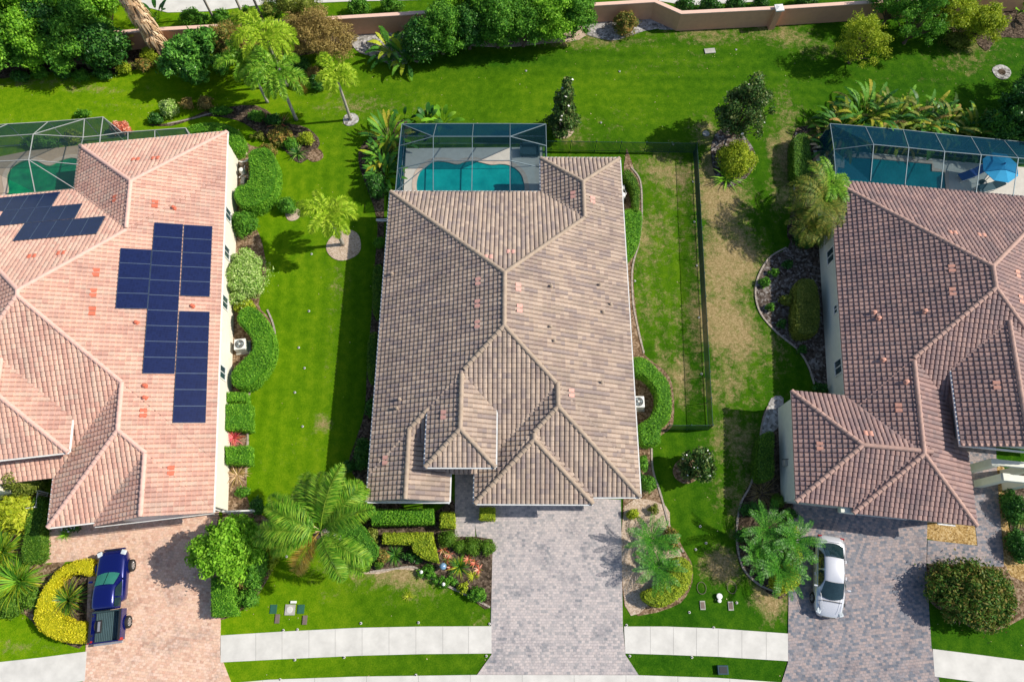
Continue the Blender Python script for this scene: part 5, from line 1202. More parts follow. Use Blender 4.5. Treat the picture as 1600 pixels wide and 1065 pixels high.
for i, (px, py, w_) in enumerate([(692,858,'uppermost, beside the dark ball shrub'),(703,865,'right of the uppermost one'),(698,873,'above the glass ball lamp'),(732,873,'right of the grassy tuft'),(742,879,'rightmost on the tan mulch'),(704,886,'lowest, beside the glass ball lamp'),(748,889,'small one on the tan mulch')]):
    strappy('bromeliad', 'pink and orange bromeliad rosette ' + w_, px, py, 26, .42, .085, M['lf_red'], group='bromeliads in the front garden', cat='bromeliad', mats=[M['lf_red'], M['lf_red'], M['lf_rust']], base_r=.04, el=(.2, 1.0), droop=.8)
strappy('grass_clump', 'long-leaved green tuft in the middle of the bromeliads', 718, 885, 110, .85, .05, M['lf_mid'], cat='plant', mats=[M['lf_mid'], M['lf_dark'], M['lf_lime']], base_r=.2)
strappy('grass_clump', 'dark strappy tuft below the L-shaped hedge', 617, 866, 70, .8, .06, M['lf_mid'], cat='plant', mats=[M['lf_mid'], M['lf_dark']], base_r=.15)
strappy('grass_clump', 'low pale green tuft on the front lawn with a white centre', 638, 931, 40, .5, .03, M['lf_lime'], cat='plant', base_r=.05, el=(.1, .9))
strappy('grass_clump', 'yellowish grassy tuft under the middle house left corner gutter', 740, 900, 40, .45, .05, M['lf_lime'], cat='plant', base_r=.15)
strappy('yucca', 'spiky green plant beside the right house walkway', 1592, 812, 50, .9, .07, M['lf_olive'], cat='plant', base_r=.1)
strappy('croton', 'orange-leaved low plant at the left foot of the big rusty shrub', 1462, 922, 50, .5, .09, M['lf_red'], cat='plant', base_r=.3)
strappy('croton', 'orange-leaved low plant at the bottom of the big rusty shrub', 1495, 956, 50, .5, .09, M['lf_red'], cat='plant', base_r=.3)
strappy('bromeliad', 'pink bromeliad clump below the banana clump left of the pool cage', 602, 250, 30, .5, .09, M['lf_pink'], cat='bromeliad', base_r=.1)
strappy('wild_grass', 'bleached dry branchy plant on bare ground near the lime bush', 1497, 50, 50, 1.2, .03, M['thatch'], cat='plant', base_r=.3, el=(.1, .9))

for i, (px, py, r, h, m, w_) in enumerate([(30,118,16,.9,'lf_dark','leftmost in the bed'),(62,112,14,.8,'lf_mid','second in the bed'),(98,112,16,1.0,'lf_dark','third, under the big trees'),(126,116,14,.8,'lf_mid','fourth, touching the lawn'),(160,114,16,.9,'lf_dark','fifth, in deep shade'),(192,104,14,1.0,'lf_hedge2','sixth, pale and ragged'),(222,100,14,1.0,'lf_rust','left of the dry-skirted palm foot'),(250,96,12,.8,'lf_olive','at the foot of the dry-skirted palm'),(232,84,14,1.2,'lf_hedge2','above the dry-skirted palm foot'),(275,72,14,1.4,'lf_dark','between palm and dark glossy tree')]):
    B_('understorey shrub by the left wall, ' + w_, px, py, r, 11, h, m, group='understorey shrubs along the left wall', loose=.3)
for i, (px, py, r, m, w_) in enumerate([(425,120,16,'lf_dark','behind the leaning foxtail palm'),(470,128,16,'lf_rust','right of the foxtail palms'),(490,112,16,'lf_brown','under the brown tree'),(400,180,14,'lf_mid','left of the red strappy plant'),(425,185,14,'lf_dark','above the red strappy plant'),(418,232,14,'lf_rust','lower left in the rear palm bed'),(452,222,14,'lf_mid','between orange shrub and dark rosette'),(478,215,14,'lf_hedge2','right rim of the rear palm bed')]):
    B_('low bed shrub ' + w_, px, py, r, 11, .8, m, group='low shrubs in the rear palm bed', loose=.3)
for i, (px, py, r, m, w_) in enumerate([(1172,795,16,'lf_dark','above the three palms'),(1160,835,12,'lf_dark','left of the three palms'),(1198,865,16,'lf_mid','between the three palms'),(1238,832,12,'lf_hedge2','right of the palms by the pavers')]):
    B_('low filler shrub ' + w_, px, py, r, 12, .9, m, group='low shrubs among the driveway palms', loose=.3)
strappy('vine', 'bare brown tangled vines beside the garage wing wall', 1190, 770, 90, 1.2, .02, M['lf_brown'], cat='plant', base_r=.6, el=(.0, .6), droop=.6)

palm('low arching palm drooping at the left of the right house roof corner', 1246, 372, 2.2, 24, 2.4, M['pf_olive'], None, nl=44, lw=.05, ll=.45, plume=.0, trunk_r=.08, droop=2.0, el0=(.1, 1.2))
paddle('bird_of_paradise', 'ragged brown-edged large-leaved plant at the left corner post of the right pool cage', 1287, 236, 34, 1.9, .26, M['lf_olive'], h=.5, mats=[M['lf_olive'], M['lf_rust'], M['thatch'], M['lf_dark']], tear=.8, spread=.6, el=(0, 1.3), droop=1.5)
palm('dark feathery palm clump rising between the driveway palms and their lower stone border', 1176, 868, 1.2, 18, 1.8, M['pf_cyc'], 'dark palm clumps', nl=44, lw=.034, ll=.30, plume=.0, vee=.6, trunk_r=.12, droop=1.0, el0=(.1, 1.1), trunkmat='bark', name='palm_clump')
for px, py, r, m, w_ in [(470,100,16,'lf_dark','under the tallest foxtail palm'),(438,98,18,'lf_rust','left of the tallest foxtail palm'),(412,112,15,'lf_mid','left end beneath the foxtail palms'),(495,128,12,'lf_dark','at the lawn edge below the brown tree')]:
    B_('bushy undergrowth ' + w_, px, py, r, 13, 1.3, m, group='undergrowth behind the foxtail palms', loose=.3)
for px, py, r, m, w_ in [(1210,425,10,'lf_mid','near the rim, uppermost'),(1222,505,9,'lf_dark','below the round olive shrub'),(1255,545,10,'lf_dark','near the foot of the bed'),(1232,412,10,'lf_dark','under the long olive hedge top')]:
    B_('scattered low plant in the grey sand bed ' + w_, px, py, r, 9, .5, m, group='low plants in the grey sand bed', loose=.4)

# ------------------------------------------------------------------ boundary wall
def boundary():
    cap = [(-60,72),(20,64),(120,55),(255,45),(350,40),(404,35),(552,26),(634,21),(740,14),(924,7),(1023,1),(1065,19.5),(1218,12),(1342,4),(1450,-3),(1640,-14)]
    h = 1.85; pts = [P(a, b, h) for a, b in cap]
    t = thing('boundary_wall', (*pts[6], 0), 'long salmon stucco boundary wall running behind the rear lawns', 'wall')
    b = MB(); c = MB()
    def offs(w_):
        A = np.array(pts); d = unit(np.gradient(A, axis=0)); n = np.column_stack([-d[:, 1], d[:, 0]])
        for i in range(1, len(A) - 1):
            d1 = unit(A[i] - A[i - 1]); d2 = unit(A[i + 1] - A[i]); m = unit(d1 + d2); n[i] = np.array([-m[1], m[0]]) / max(.4, float(m @ d1))
        return A + n * w_ / 2, A - n * w_ / 2
    for mb, w_, z0, z1 in ((b, .24, 0, h - .1), (c, .34, h - .1, h)):
        l, r = offs(w_); n = len(l)
        v = [(*p, z) for z in (z0, z1) for p in l] + [(*p, z) for z in (z0, z1) for p in r]
        f = []
        for i in range(n - 1): f += [(i, i + 1, n + i + 1, n + i), (2 * n + i + 1, 2 * n + i, 3 * n + i, 3 * n + i + 1), (n + i, n + i + 1, 3 * n + i + 1, 3 * n + i)]
        f += [(0, n, 3 * n, 2 * n), (n - 1, 3 * n - 1, 4 * n - 1, 2 * n - 1)]
        mb.add(v, f)
    b.build('wall_panel', M['salmon'], t); c.build('coping', M['salmon_cap'], t)
    x, y = P(1218, 12, 2.1); p = MB(); p.box(x, y, 1.0, .5, .5, 2.0, rz=.1).build('pillar', M['salmon'], t)
    k = MB(); k.box(x, y, 2.05, .68, .68, .12, rz=.1); k.add([(x + a * .3, y + b_ * .3, 2.11) for a, b_ in ((-1, -1), (1, -1), (1, 1), (-1, 1))] + [(x, y, 2.22)], [(0, 1, 4), (1, 2, 4), (2, 3, 4), (3, 0, 4)]); k.build('pillar_cap', M['white'], t)
boundary()

# ------------------------------------------------------------------ black picket fence of the middle yard
def fence(path, h, label, post_every=1.85, mat=M['fence'], picket=.095, group=None, thick=.034):
    t = thing('metal_fence', (*path[0], 0), label, 'fence', group); first = True
    for i in range(len(path) - 1):
        a = np.array(path[i]); b = np.array(path[i + 1]); L = np.linalg.norm(b - a); n = max(1, int(round(L / post_every))); d = (b - a) / L
        for k in range(n + 1):
            if k == 0 and i > 0: continue
            p = a + d * L * k / n; mb = MB(); mb.box(p[0], p[1], (h + .06) / 2, .06, .06, h + .06); mb.box(p[0], p[1], h + .075, .08, .08, .03); mb.build('post', mat, t)
        for k in range(n):
            p = a + d * (L * k / n + .03); q = a + d * (L * (k + 1) / n - .03); mb = MB()
            for z in (h, .12): mb.bar((*p, z), (*q, z), .024, .03)
            m = int(L / n / picket)
            for j in range(1, m): c = p + (q - p) * j / m; mb.box(c[0], c[1], h / 2 + .03, thick, thick, h - .06)
            mb.build('fence_panel', mat, t)
    return t
FH = 1.25
fence([P(852, 236), P(1083, 239.5), P(1106, 671), P(1040, 671)], FH, 'dark green-black metal picket fence enclosing the yard of the middle house')
fence([P(76, 770), P(72, 795)][:1] + [P(73, 795), P(30, 800)], 1.1, 'white courtyard railing between the solar house entry and its garage', mat=M['white'])

# ------------------------------------------------------------------ pools, decks, screen cages
def pool(name_label, outline, mat, deck_pts, dk='deck', dz=.10, k=4, smooth=True):
    o = PP(outline); o = smooth_loop(o, k) if smooth else o; o = ccw(o)
    cx = sum(p[0] for p in o) / len(o); cy = sum(p[1] for p in o) / len(o)
    t = thing('swimming_pool', (cx, cy, 0), name_label, 'pool')
    w_ = fill_sheet('water', [o], dz - .05, mat, None, thick=.03); w_.parent = t; w_.location = (-cx, -cy, 0)
    A = np.array(o); d = unit(np.roll(A, -1, 0) - np.roll(A, 1, 0)); n = np.column_stack([d[:, 1], -d[:, 0]])
    out = [tuple(p) for p in A + n * .32]; inn = [tuple(p) for p in A - n * .02]
    c = fill_sheet('coping', [out, inn], dz + .03, M['coping'], None, thick=.09); c.parent = t; c.location = (-cx, -cy, 0)
    mid = [tuple(p) for p in A + n * .25]
    fill_sheet('pool_deck', [PP(deck_pts), mid], dz, M[dk], thick=.12)
    return t
pool('curvy turquoise swimming pool behind the middle house', [(652,300),(651,285),(656,270),(668,258),(682,253),(698,254),(714,257.5),(726,254),(740,252.5),(754,255.5),(768,258.5),(785,257.5),(800,261),(812,270),(818,282),(820,300),(812,316),(735,322),(660,316)], M['waterC'], [(635,233),(847,231),(848,312),(843,330),(620,330),(631,300)])
pool('dark green freeform swimming pool beneath the left screen cage', [(12,275),(25,258),(45,250),(62,254),(78,260),(95,252),(118,248),(135,262),(135,310),(60,330),(5,322),(14,300)], M['waterL'], [(-60,252),(0,246),(45,237),(128,228),(150,232),(150,335),(-60,350)], 'deckL')
pool('rectangular blue-teal swimming pool behind the right house', [(1308,262),(1318,264),(1318,246),(1380,250),(1455,257),(1455,268),(1475,270),(1478,310),(1300,300)], M['waterR'], [(1270,236),(1320,237),(1430,246),(1500,254),(1640,266),(1640,345),(1300,330),(1290,300)], smooth=False)

def cage(label, loc, bars, screens, mat, smat, w_=.06):
    t = thing('screen_enclosure', loc, label, 'pool cage')
    for a, b in bars: MB().bar(a, b, w_, w_ * 1.3).build('frame_bar', mat, t)
    for q in screens:
        a_, b_, c_ = [Vector(p) for p in q[:3]]; nz = abs((b_ - a_).cross(c_ - a_).normalized().z)
        mb = MB(); mb.add(q, [tuple(range(len(q)))]); mb.build('screen_panel', (M['screen_wall'] if smat is M['screen'] else M['screenLw']) if nz < .93 else smat, t)
    return t
# middle cage: walls 2.5 m, sloping ring, flat top at 3.5 m
def c3(px, py, h): return P3(px, py, h)
hw, ht = 2.45, 3.45
e = [c3(628,194,hw), c3(682,193.5,hw), c3(740,193.5,hw), c3(797,193.5,hw), c3(853,194,hw)]
n_ = [c3(677,213.5,ht), c3(738,213.5,ht), c3(797,213.5,ht)]
m_ = [c3(677,251,ht), c3(738,251,ht), c3(797,251,ht)]
f_ = [c3(677,300,3.15), c3(737,300,3.15), c3(797,300,3.15)]
lw = [c3(624,228,hw), c3(621,264,hw), c3(618,299,hw)]; rw = [c3(853,228,hw), c3(843,264,hw), c3(843,250,hw)]
rw = [Vector((e[4].x, lw[0].y, hw)), Vector((e[4].x, lw[1].y, hw))]
base = lambda v: Vector((v.x, v.y, .1))
bars = [(e[i], e[i + 1]) for i in range(4)] + [(e[1], n_[0]), (e[2], n_[1]), (e[3], n_[2]), (e[0], n_[0]), (e[4], n_[2]), (n_[0], n_[1]), (n_[1], n_[2]), (m_[0], m_[1]), (m_[1], m_[2]), (n_[0], m_[0]), (n_[1], m_[1]), (n_[2], m_[2]), (m_[0], f_[0]), (m_[1], f_[1]), (m_[2], f_[2]),
        (e[0], lw[0]), (lw[0], lw[1]), (lw[1], lw[2]), (lw[0], n_[0]), (lw[1], m_[0]), (e[4], rw[0]), (rw[0], n_[2]), (rw[0], rw[1]), (rw[1], m_[2]), (lw[2], m_[0])] + [(v, base(v)) for v in e + lw + rw] + [(base(e[0]), base(e[4])), (base(e[0]), base(lw[2]))]
mid = lambda v: Vector((v.x, v.y, 1.0))
bars += [(mid(e[0]), mid(e[4])), (mid(e[0]), mid(lw[2]))]
scr = [(e[0], e[1], n_[0]), (e[1], e[2], n_[1], n_[0]), (e[2], e[3], n_[2], n_[1]), (e[3], e[4], n_[2]), (n_[0], n_[1], m_[1], m_[0]), (n_[1], n_[2], m_[2], m_[1]), (m_[0], m_[1], f_[1], f_[0]), (m_[1], m_[2], f_[2], f_[1]),
       (e[0], n_[0], lw[0]), (lw[0], n_[0], m_[0], lw[1]), (lw[1], m_[0], f_[0], lw[2]), (e[4], rw[0], n_[2]), (rw[0], rw[1], m_[2], n_[2]), (rw[1], Vector((rw[1].x - .6, f_[2].y, 3.0)), f_[2], m_[2]),
       (base(e[0]), base(e[4]), e[4], e[0]), (base(e[0]), e[0], lw[2], base(lw[2])), (base(e[4]), base(rw[1]), rw[1], e[4])]
cage('blue-tinted screen cage over the curvy turquoise pool', (e[2].x, e[2].y, 0), bars, scr, M['cage'], M['screen'], .045)
# left cage
hL = 2.5
q = {k: c3(*v) for k, v in dict(a=(-40,198.5,hL), b=(12,194,hL), c=(75,190.5,hL), d=(132,186,hL), e=(161,183,hL), n0=(-40,216,3.3), n1=(52,210,3.6), k=(130,214.5,3.2), k2=(157,212,2.9), m=(191,207,hL), o=(290,200,hL), s=(45,250,3.7), s0=(-40,254,3.5), s1=(122,257,3.5), g1=(55,301,3.15), g2=(117,295,3.15), r1=(127,226,3.1), r2=(156,223,3.0), p1=(200,206.5,hL), p2=(242,203,hL), w1=(200,220,hL), w2=(242,216,hL), w3=(296,211,hL)).items()}
bars = [(q[a], q[b]) for a, b in ('ab', 'bc', 'cd', 'de')] + [(q[a], q[b]) for a, b in (('e','m'),('m','o'),('n0','n1'),('n1','c'),('b','n0'),('n1','d'),('n1','k'),('n1','s'),('s','s0'),('s','s1'),('s','g1'),('s','g2'),('d','k'),('k','r1'),('e','k2'),('k','k2'),('k2','r2'),('k2','m'),('p1','w1'),('p2','w2'),('o','w3'))]
bars += [(q[k], base(q[k])) for k in ('a','b','c','d','e','m','p2','o')] + [(base(q['a']), base(q['e'])), (base(q['e']), base(q['m'])), (base(q['m']), base(q['o']))]
scr = [(q['a'], q['b'], q['n0']), (q['b'], q['c'], q['n1'], q['n0']), (q['c'], q['d'], q['n1']), (q['d'], q['k'], q['n1']), (q['n0'], q['n1'], q['s'], q['s0']), (q['n1'], q['k'], q['s1'], q['s']), (q['s'], q['s1'], q['g2']), (q['s'], q['g2'], q['g1']), (q['s0'], q['s'], q['g1']),
       (q['d'], q['e'], q['k2'], q['k']), (q['e'], q['m'], q['k2']), (q['k'], q['k2'], q['r2'], q['r1']), (q['k2'], q['m'], q['w1'], q['r2']), (q['m'], q['o'], q['w3'], q['w1']), (base(q['a']), base(q['e']), q['e'], q['a']), (base(q['m']), base(q['o']), q['o'], q['m']), (base(q['e']), base(q['m']), q['m'], q['e'])]
cage('white-framed screen cage over the green pool of the solar house', (q['c'].x, q['c'].y, 0), bars, scr, M['cageL'], M['screenL'], .045)
# right cage
hR = 2.5
o_ = [c3(1297,193.5,hR), c3(1352,198,hR), c3(1411,203,hR), c3(1461,208.5,hR), c3(1517,214,hR), c3(1568,219,hR), c3(1640,226,hR)]
i_ = [c3(1365,226,3.5), c3(1420,231,3.5), c3(1476,237,3.5), c3(1533,242,3.5), c3(1591,247,3.5), c3(1650,252,3.5)]
b_ = [c3(1360,283,3.15), c3(1414,289,3.15), c3(1470,295,3.15), c3(1525,301,3.15), c3(1583,306,3.15), c3(1645,312,3.15)]
l0 = c3(1303,234,hR); l1 = c3(1306,278,3.0)
bars = [(o_[k], o_[k + 1]) for k in range(6)] + [(i_[k], i_[k + 1]) for k in range(5)] + [(o_[k + 1], i_[k]) for k in range(6)] + [(i_[k], b_[k]) for k in range(6)] + [(o_[0], l0), (l0, l1), (l0, i_[0])] + [(v, base(v)) for v in o_ + [l0]] + [(base(o_[0]), base(o_[6])), (mid(o_[0]), mid(o_[6]))]
scr = [(o_[0], o_[1], i_[0], l0)] + [(o_[k + 1], o_[k + 2], i_[k + 1], i_[k]) for k in range(5)] + [(i_[k], i_[k + 1], b_[k + 1], b_[k]) for k in range(5)] + [(l0, i_[0], b_[0], l1), (base(o_[0]), base(o_[6]), o_[6], o_[0]), (base(o_[0]), o_[0], l1, base(l1))]
cage('dark screen cage over the rectangular pool of the right house', (i_[1].x, i_[1].y, 0), bars, scr, M['cage'], M['screen'], .045)

# ------------------------------------------------------------------ pool furniture
M['blue_cloth'] = plain('blue_canvas', (.03, .38, .68), .8, var=.06); M['navy'] = plain('navy_cushion', (.02, .07, .30), .8); M['wicker'] = plain('dark_wicker', (.03, .07, .09), .8)
x, y = P(1566, 259, 2.3); u = thing('parasol', (x, y, .1), 'bright blue octagonal parasol on the deck of the right pool', 'umbrella')
v = [(x, y, 2.55)] + [(x + 1.35 * math.cos(a), y + 1.35 * math.sin(a), 2.1) for a in np.arange(8) * math.pi / 4 + .2]; mb = MB()
mb.add(v, [(0, 1 + k, 1 + (k + 1) % 8) for k in range(8)]); mb.add([(a, b, c - .03) for a, b, c in v], [(0, 1 + (k + 1) % 8, 1 + k) for k in range(8)]); mb.build('canopy', M['blue_cloth'], u)
MB().tube([(x, y, .1), (x, y, 2.6)], .025, 8).build('pole', M['cage'], u); MB().lathe(x, y, [(.28, .1), (.28, .16), (.05, .22)], 14).build('base', M['black'], u)
MB().lathe(x, y, [(.05, 2.54), (.07, 2.6), (.02, 2.68)], 8).build('finial', M['navy'], u)
rb = MB()
for a in np.arange(8) * math.pi / 4 + .2: rb.bar((x, y, 2.5), (x + 1.33 * math.cos(a), y + 1.33 * math.sin(a), 2.08), .02)
rb.build('ribs', M['cage'], u)
def lounger(px, py, rz, label, mat):
    x, y = P(px, py, .4); t = thing('pool_lounger', (x, y, .1), label, 'lounger', 'loungers by the right pool', rz=rz)
    def L(a, b, c): return (a, b, c)
    mb = MB(); mb.box(.25, 0, .32, 1.3, .62, .09); mb.build('seat_cushion', mat, t, local=True)
    mb = MB(); mb.add([(-.4, -.31, .28), (-.4, .31, .28), (-1.0, .31, .62), (-1.0, -.31, .62), (-.4, -.31, .37), (-.4, .31, .37), (-1.03, .31, .71), (-1.03, -.31, .71)], [(0, 1, 2, 3), (7, 6, 5, 4), (0, 4, 5, 1), (2, 6, 7, 3), (1, 5, 6, 2), (0, 3, 7, 4)]); mb.build('back_cushion', mat, t, local=True)
    fr = MB()
    for s_ in (-.3, .3): fr.bar((-.5, s_, .25), (.9, s_, .25), .05)
    fr.build('frame', M['white'], t, local=True)
    for a, b in ((-.45, -.28), (-.45, .28), (.85, -.28), (.85, .28)): MB().box(a, b, .12, .05, .05, .25).build('leg', M['white'], t, local=True)
lounger(1516, 272, R(200), 'navy blue lounger left of the blue parasol', M['navy'])
lounger(1545, 292, R(195), 'teal-grey lounger beneath the blue parasol, nearer the roof', M['wicker'])
x, y = P(828, 234, .5); t = thing('wicker_sofa', (x, y, .1), 'dark wicker sofa in the right corner of the middle pool cage', 'sofa')
MB().box(x, y - .05, .35, 1.3, .7, .28).build('seat', M['wicker'], t, bevel=.03); MB().box(x, y + .36, .55, 1.3, .12, .7).build('backrest', M['wicker'], t, bevel=.03)
for s_ in (-1, 1): MB().box(x + s_ * .71, y, .45, .12, .84, .42).build('armrest', M['wicker'], t, bevel=.02)
for a, b in ((-.6, -.35), (.6, -.35), (-.6, .35), (.6, .35)): MB().box(x + a, y + b, .16, .06, .06, .12).build('leg', M['wicker'], t)

# ------------------------------------------------------------------ machines beside the houses
M['ac'] = plain('ac_casing', (.66, .66, .62), .5)
def ac(px, py, label, rz=0.0, s=.78):
    x, y = P(px, py, .85); t = thing('air_conditioner', (x, y, 0), label, 'air conditioner', 'outdoor condenser units', rz=rz)
    MB().box(0, 0, .05, s + .2, s + .2, .08).build('pad', M['concrete_old'], t, local=True)
    MB().box(0, 0, .46, s, s, .74).build('casing', M['ac'], t, local=True, bevel=.04)
    MB().lathe(0, 0, [(s * .40, .82), (s * .40, .845), (s * .36, .85)], 20).build('fan_well', M['black'], t, local=True)
    f = MB()
    for k in range(3):
        a = k * 2.09; c, sn = math.cos(a), math.sin(a)
        f.add([(.05 * c, .05 * sn, .86), (s * .33 * math.cos(a - .3), s * .33 * math.sin(a - .3), .865), (s * .33 * math.cos(a + .4), s * .33 * math.sin(a + .4), .875)], [(0, 1, 2)])
    f.build('fan_blades', M['cage'], t, local=True); MB().lathe(0, 0, [(.07, .85), (.07, .885), (.03, .9)], 10).build('hub', M['ac'], t, local=True)
    g = MB()
    for r_ in (.12, .2, .28): g.tube([(s * r_ * 1.35 * math.cos(a), s * r_ * 1.35 * math.sin(a), .885) for a in np.linspace(0, 6.283, 17)], .006, 4)
    g.build('fan_guard', M['ac'], t, local=True)
ac(374, 537, 'air conditioner in the crook of the C-shaped hedge by the solar house', R(6.6))
ac(998, 627, 'air conditioner inside the curved hedge right of the middle house', 0)
x, y = P(972, 300, .8); t = thing('pool_pump', (x, y, 0), 'white pool equipment under the right eave of the middle house near the dark hedge', 'pool pump')
MB().box(x, y + .5, .35, .5, .35, .7).build('control_box', M['ac'], t, bevel=.02); MB().lathe(x + .05, y - .2, [(.22, 0), (.24, .5), (.2, .78), (.06, .84)], 16).build('filter_tank', M['white'], t)
MB().tube([(x + .05, y - .2, .8), (x + .3, y - .2, .8), (x + .3, y + .4, .5), (x + .3, y + .6, .1)], .035, 8).build('pipe', M['white'], t)
x, y = P(382, 262, .4); t = thing('pool_pump', (x, y, 0), 'grey pool equipment with white pipes behind the tall kidney hedge', 'pool pump')
MB().lathe(x - .1, y - .35, [(.2, 0), (.22, .45), (.18, .7), (.05, .76)], 16).build('filter_tank', M['ac'], t); MB().box(x, y - 1.1, .22, .3, .6, .35).build('motor', M['concrete_old'], t, bevel=.04)
MB().tube([(x - .35, y + .35, .75), (x - .1, y + .25, .78), (x + .2, y + .35, .75), (x + .42, y + .7, .6)], .05, 8).build('curved_pipe', M['white'], t); MB().tube([(x - .3, y - .9, .4), (x + .05, y - .5, .4), (x, y + .2, .4)], .035, 8).build('pipe', M['white'], t)
x, y = P(598, 345, .1); t = thing('splash_pipe', (x, y, 0), 'pair of pale pipes poking out below the left eave of the middle house', 'pipe')
MB().tube([(x + .7, y + .1, .3), (x, y + .12, .1), (x - .5, y + .15, .06)], .045, 8).build('pipe', M['white'], t); MB().tube([(x + .7, y - .08, .3), (x, y - .02, .1), (x - .5, y + .05, .06)], .045, 8).build('pipe', M['white'], t)

# ------------------------------------------------------------------ utility covers and small lawn things
M['brown'] = plain('brown_lid', (.16, .12, .10), .8); M['greenbox'] = plain('green_lid', (.02, .10, .06), .8); M['bluebox'] = plain('blue_black_lid', (.015, .05, .07), .6)
def box_thing(name, px, py, sx, sy, h, mat, label, cat, group=None, lid=None, rz=0.0, part='lid', rim=None):
    x, y = P(px, py, h); t = thing(name, (x, y, 0), label, cat, group, rz=rz)
    MB().box(0, 0, h / 2, sx, sy, h).build('frame', rim or mat, t, local=True, bevel=.01); MB().box(0, 0, h + .006, sx * .72, sy * .72, .012).build(part, lid or mat, t, local=True); return t
box_thing('manhole', 453, 952, .62, .62, .05, M['concrete_old'], 'square concrete slab with a round cover on the front lawn', 'manhole')
x, y = P(453, 952); tag(MB().lathe(x, y, [(.2, .05), (.2, .075), (.14, .085)], 20).build('round_cover', M['concrete'], None), 'round pale cover on the square concrete slab', 'cover')
tag(MB().box(*P(459, 940), .05, .36, .14, .1).build('white_block', M['white'], None, bevel=.01), 'small white block just above the square concrete slab', 'block')
for px, py, w_ in [(427,951,'left of the concrete slab'),(470,951,'right of the concrete slab')]: box_thing('valve_box', px, py, .42, .52, .03, M['greenbox'], 'dark green rectangular valve lid in the grass ' + w_, 'valve box', 'green valve lids')
for px, py, w_ in [(433,966,'lower left of the concrete slab'),(476,968,'lower right of the concrete slab')]: box_thing('meter_box', px, py, .28, .52, .06, M['brown'], 'brown meter box lid ' + w_, 'meter box', 'brown meter boxes')
for px, py, w_ in [(1098,945,'left of the white pipe caps'),(1142,946,'right of the white pipe caps')]: box_thing('meter_box', px, py, .32, .52, .05, M['concrete_old'], 'pale meter box with dark lid ' + w_, 'meter box', 'pale meter boxes', lid=M['brown'])
for px, py, w_ in [(1096,918,'left'),(1143,917,'right')]:
    x, y = P(px, py); m_ = MB(); m_.tube([(x + .28 * math.cos(a), y + .36 * math.sin(a), .04) for a in np.linspace(0, 6.283, 17)], .016, 6)
    tag(m_.build('valve_ring', M['brown'], None), w_ + ' one of two worn rings in the grass above the pale meter boxes', 'ring', 'worn rings in the grass')
for px, py, w_ in [(1123,931,'larger'),(1123,938,'smaller')]:
    x, y = P(px, py); r_ = .14 if w_ == 'larger' else .09
    tag(MB().lathe(x, y, [(r_, 0), (r_, .12), (r_ * 1.25, .13), (r_ * 1.25, .2), (r_ * .5, .22)], 16).build('pipe_cap', M['white'], None), w_ + ' white pipe cap between the two pale meter boxes', 'pipe cap')
box_thing('utility_box', 1130, 1046, .62, .5, .22, M['bluebox'], 'blue-black utility box on the street-side grass strip', 'utility box', lid=M['black'])
tag(MB().box(*P(1109, 80), .03, .9, .5, .06, rz=.1).build('pale_slab', M['concrete_old'], None, bevel=.02), 'pale slab lying in the rear lawn below the salmon wall', 'slab')
tag(MB().lathe(*P(1103, 209), [(.28, .03), (.26, .05), (.05, .06)], 14).build('drain_cover', M['concrete_old'], None), 'small pale drain cover at the top of the dry lawn patch', 'drain cover')
x, y = P(692, 884, .6); t = thing('garden_globe', (x, y, 0), 'pale blue glass ball on a short stand among the bromeliads', 'garden ball')
me_ = MB().lathe(x, y, [(.02, .32)] + [(.22 * math.sin(a), .54 - .22 * math.cos(a)) for a in np.linspace(.15, 3.0, 10)], 18).build('globe', plain('blue_glass_ball', (.16, .28, .42), .12, spec=.8), t, smooth=True); MB().lathe(x, y, [(.14, .0), (.1, .1), (.05, .34)], 12).build('stand', M['concrete_old'], t)
def spr_proto(px, py, label, cat='sprinkler', group='sprinkler heads', mat=M['concrete']):
    x, y = P(px, py); t = thing('sprinkler_head', (x, y, 0), label, cat, group)
    MB().lathe(0, 0, [(.075, .0), (.075, .05), (.04, .055)], 12).build('collar', mat, t, local=True); MB().lathe(0, 0, [(.035, .04), (.035, .09), (.015, .1)], 10).build('nozzle', M['black'], t, local=True); return t
proto = None
def lname(lab, pts, k):
    xs = [p[0] for p in pts]; ys = [p[1] for p in pts]; horiz = (max(xs) - min(xs)) > (max(ys) - min(ys))
    order = sorted(range(len(pts)), key=lambda i: pts[i][0] if horiz else pts[i][1]); r_ = order.index(k)
    return lab + ', ' + ORDW[r_] + (' from the left' if horiz else ' from the top')
ORDW = ['first', 'second', 'third', 'fourth', 'fifth', 'sixth', 'seventh', 'eighth', 'ninth', 'tenth']
GL = [('sprinkler head in the bright lawn left of the middle house', [(487,397),(483,486),(467,543),(476,575),(461,613),(473,666)]),
      ('sprinkler head along the pavement left of the grey driveway', [(443,984),(465,983),(564,973),(654,972),(765,974),(461,1030),(538,1026),(760,1024),(650,1054),(438,1061)]),
      ('sprinkler head along the pavement right of the grey driveway', [(979,976),(1115,980),(984,1024),(1081,1026)]),
      ('pale sprinkler head inside the fenced yard', [(1083,284),(1085,347),(1089,415),(1092,496),(1096,584),(992,439)]),
      ('pale sprinkler head in the open back lawn', [(822,111),(968,112),(939,192),(1052,226),(1150,78)]),
      ('sprinkler head in the front side lawns', [(1087,858),(1103,848),(1094,822),(1151,941),(1077,956),(448,869)])]
ORD = ['first', 'second', 'third', 'fourth', 'fifth', 'sixth', 'seventh', 'eighth', 'ninth', 'tenth']
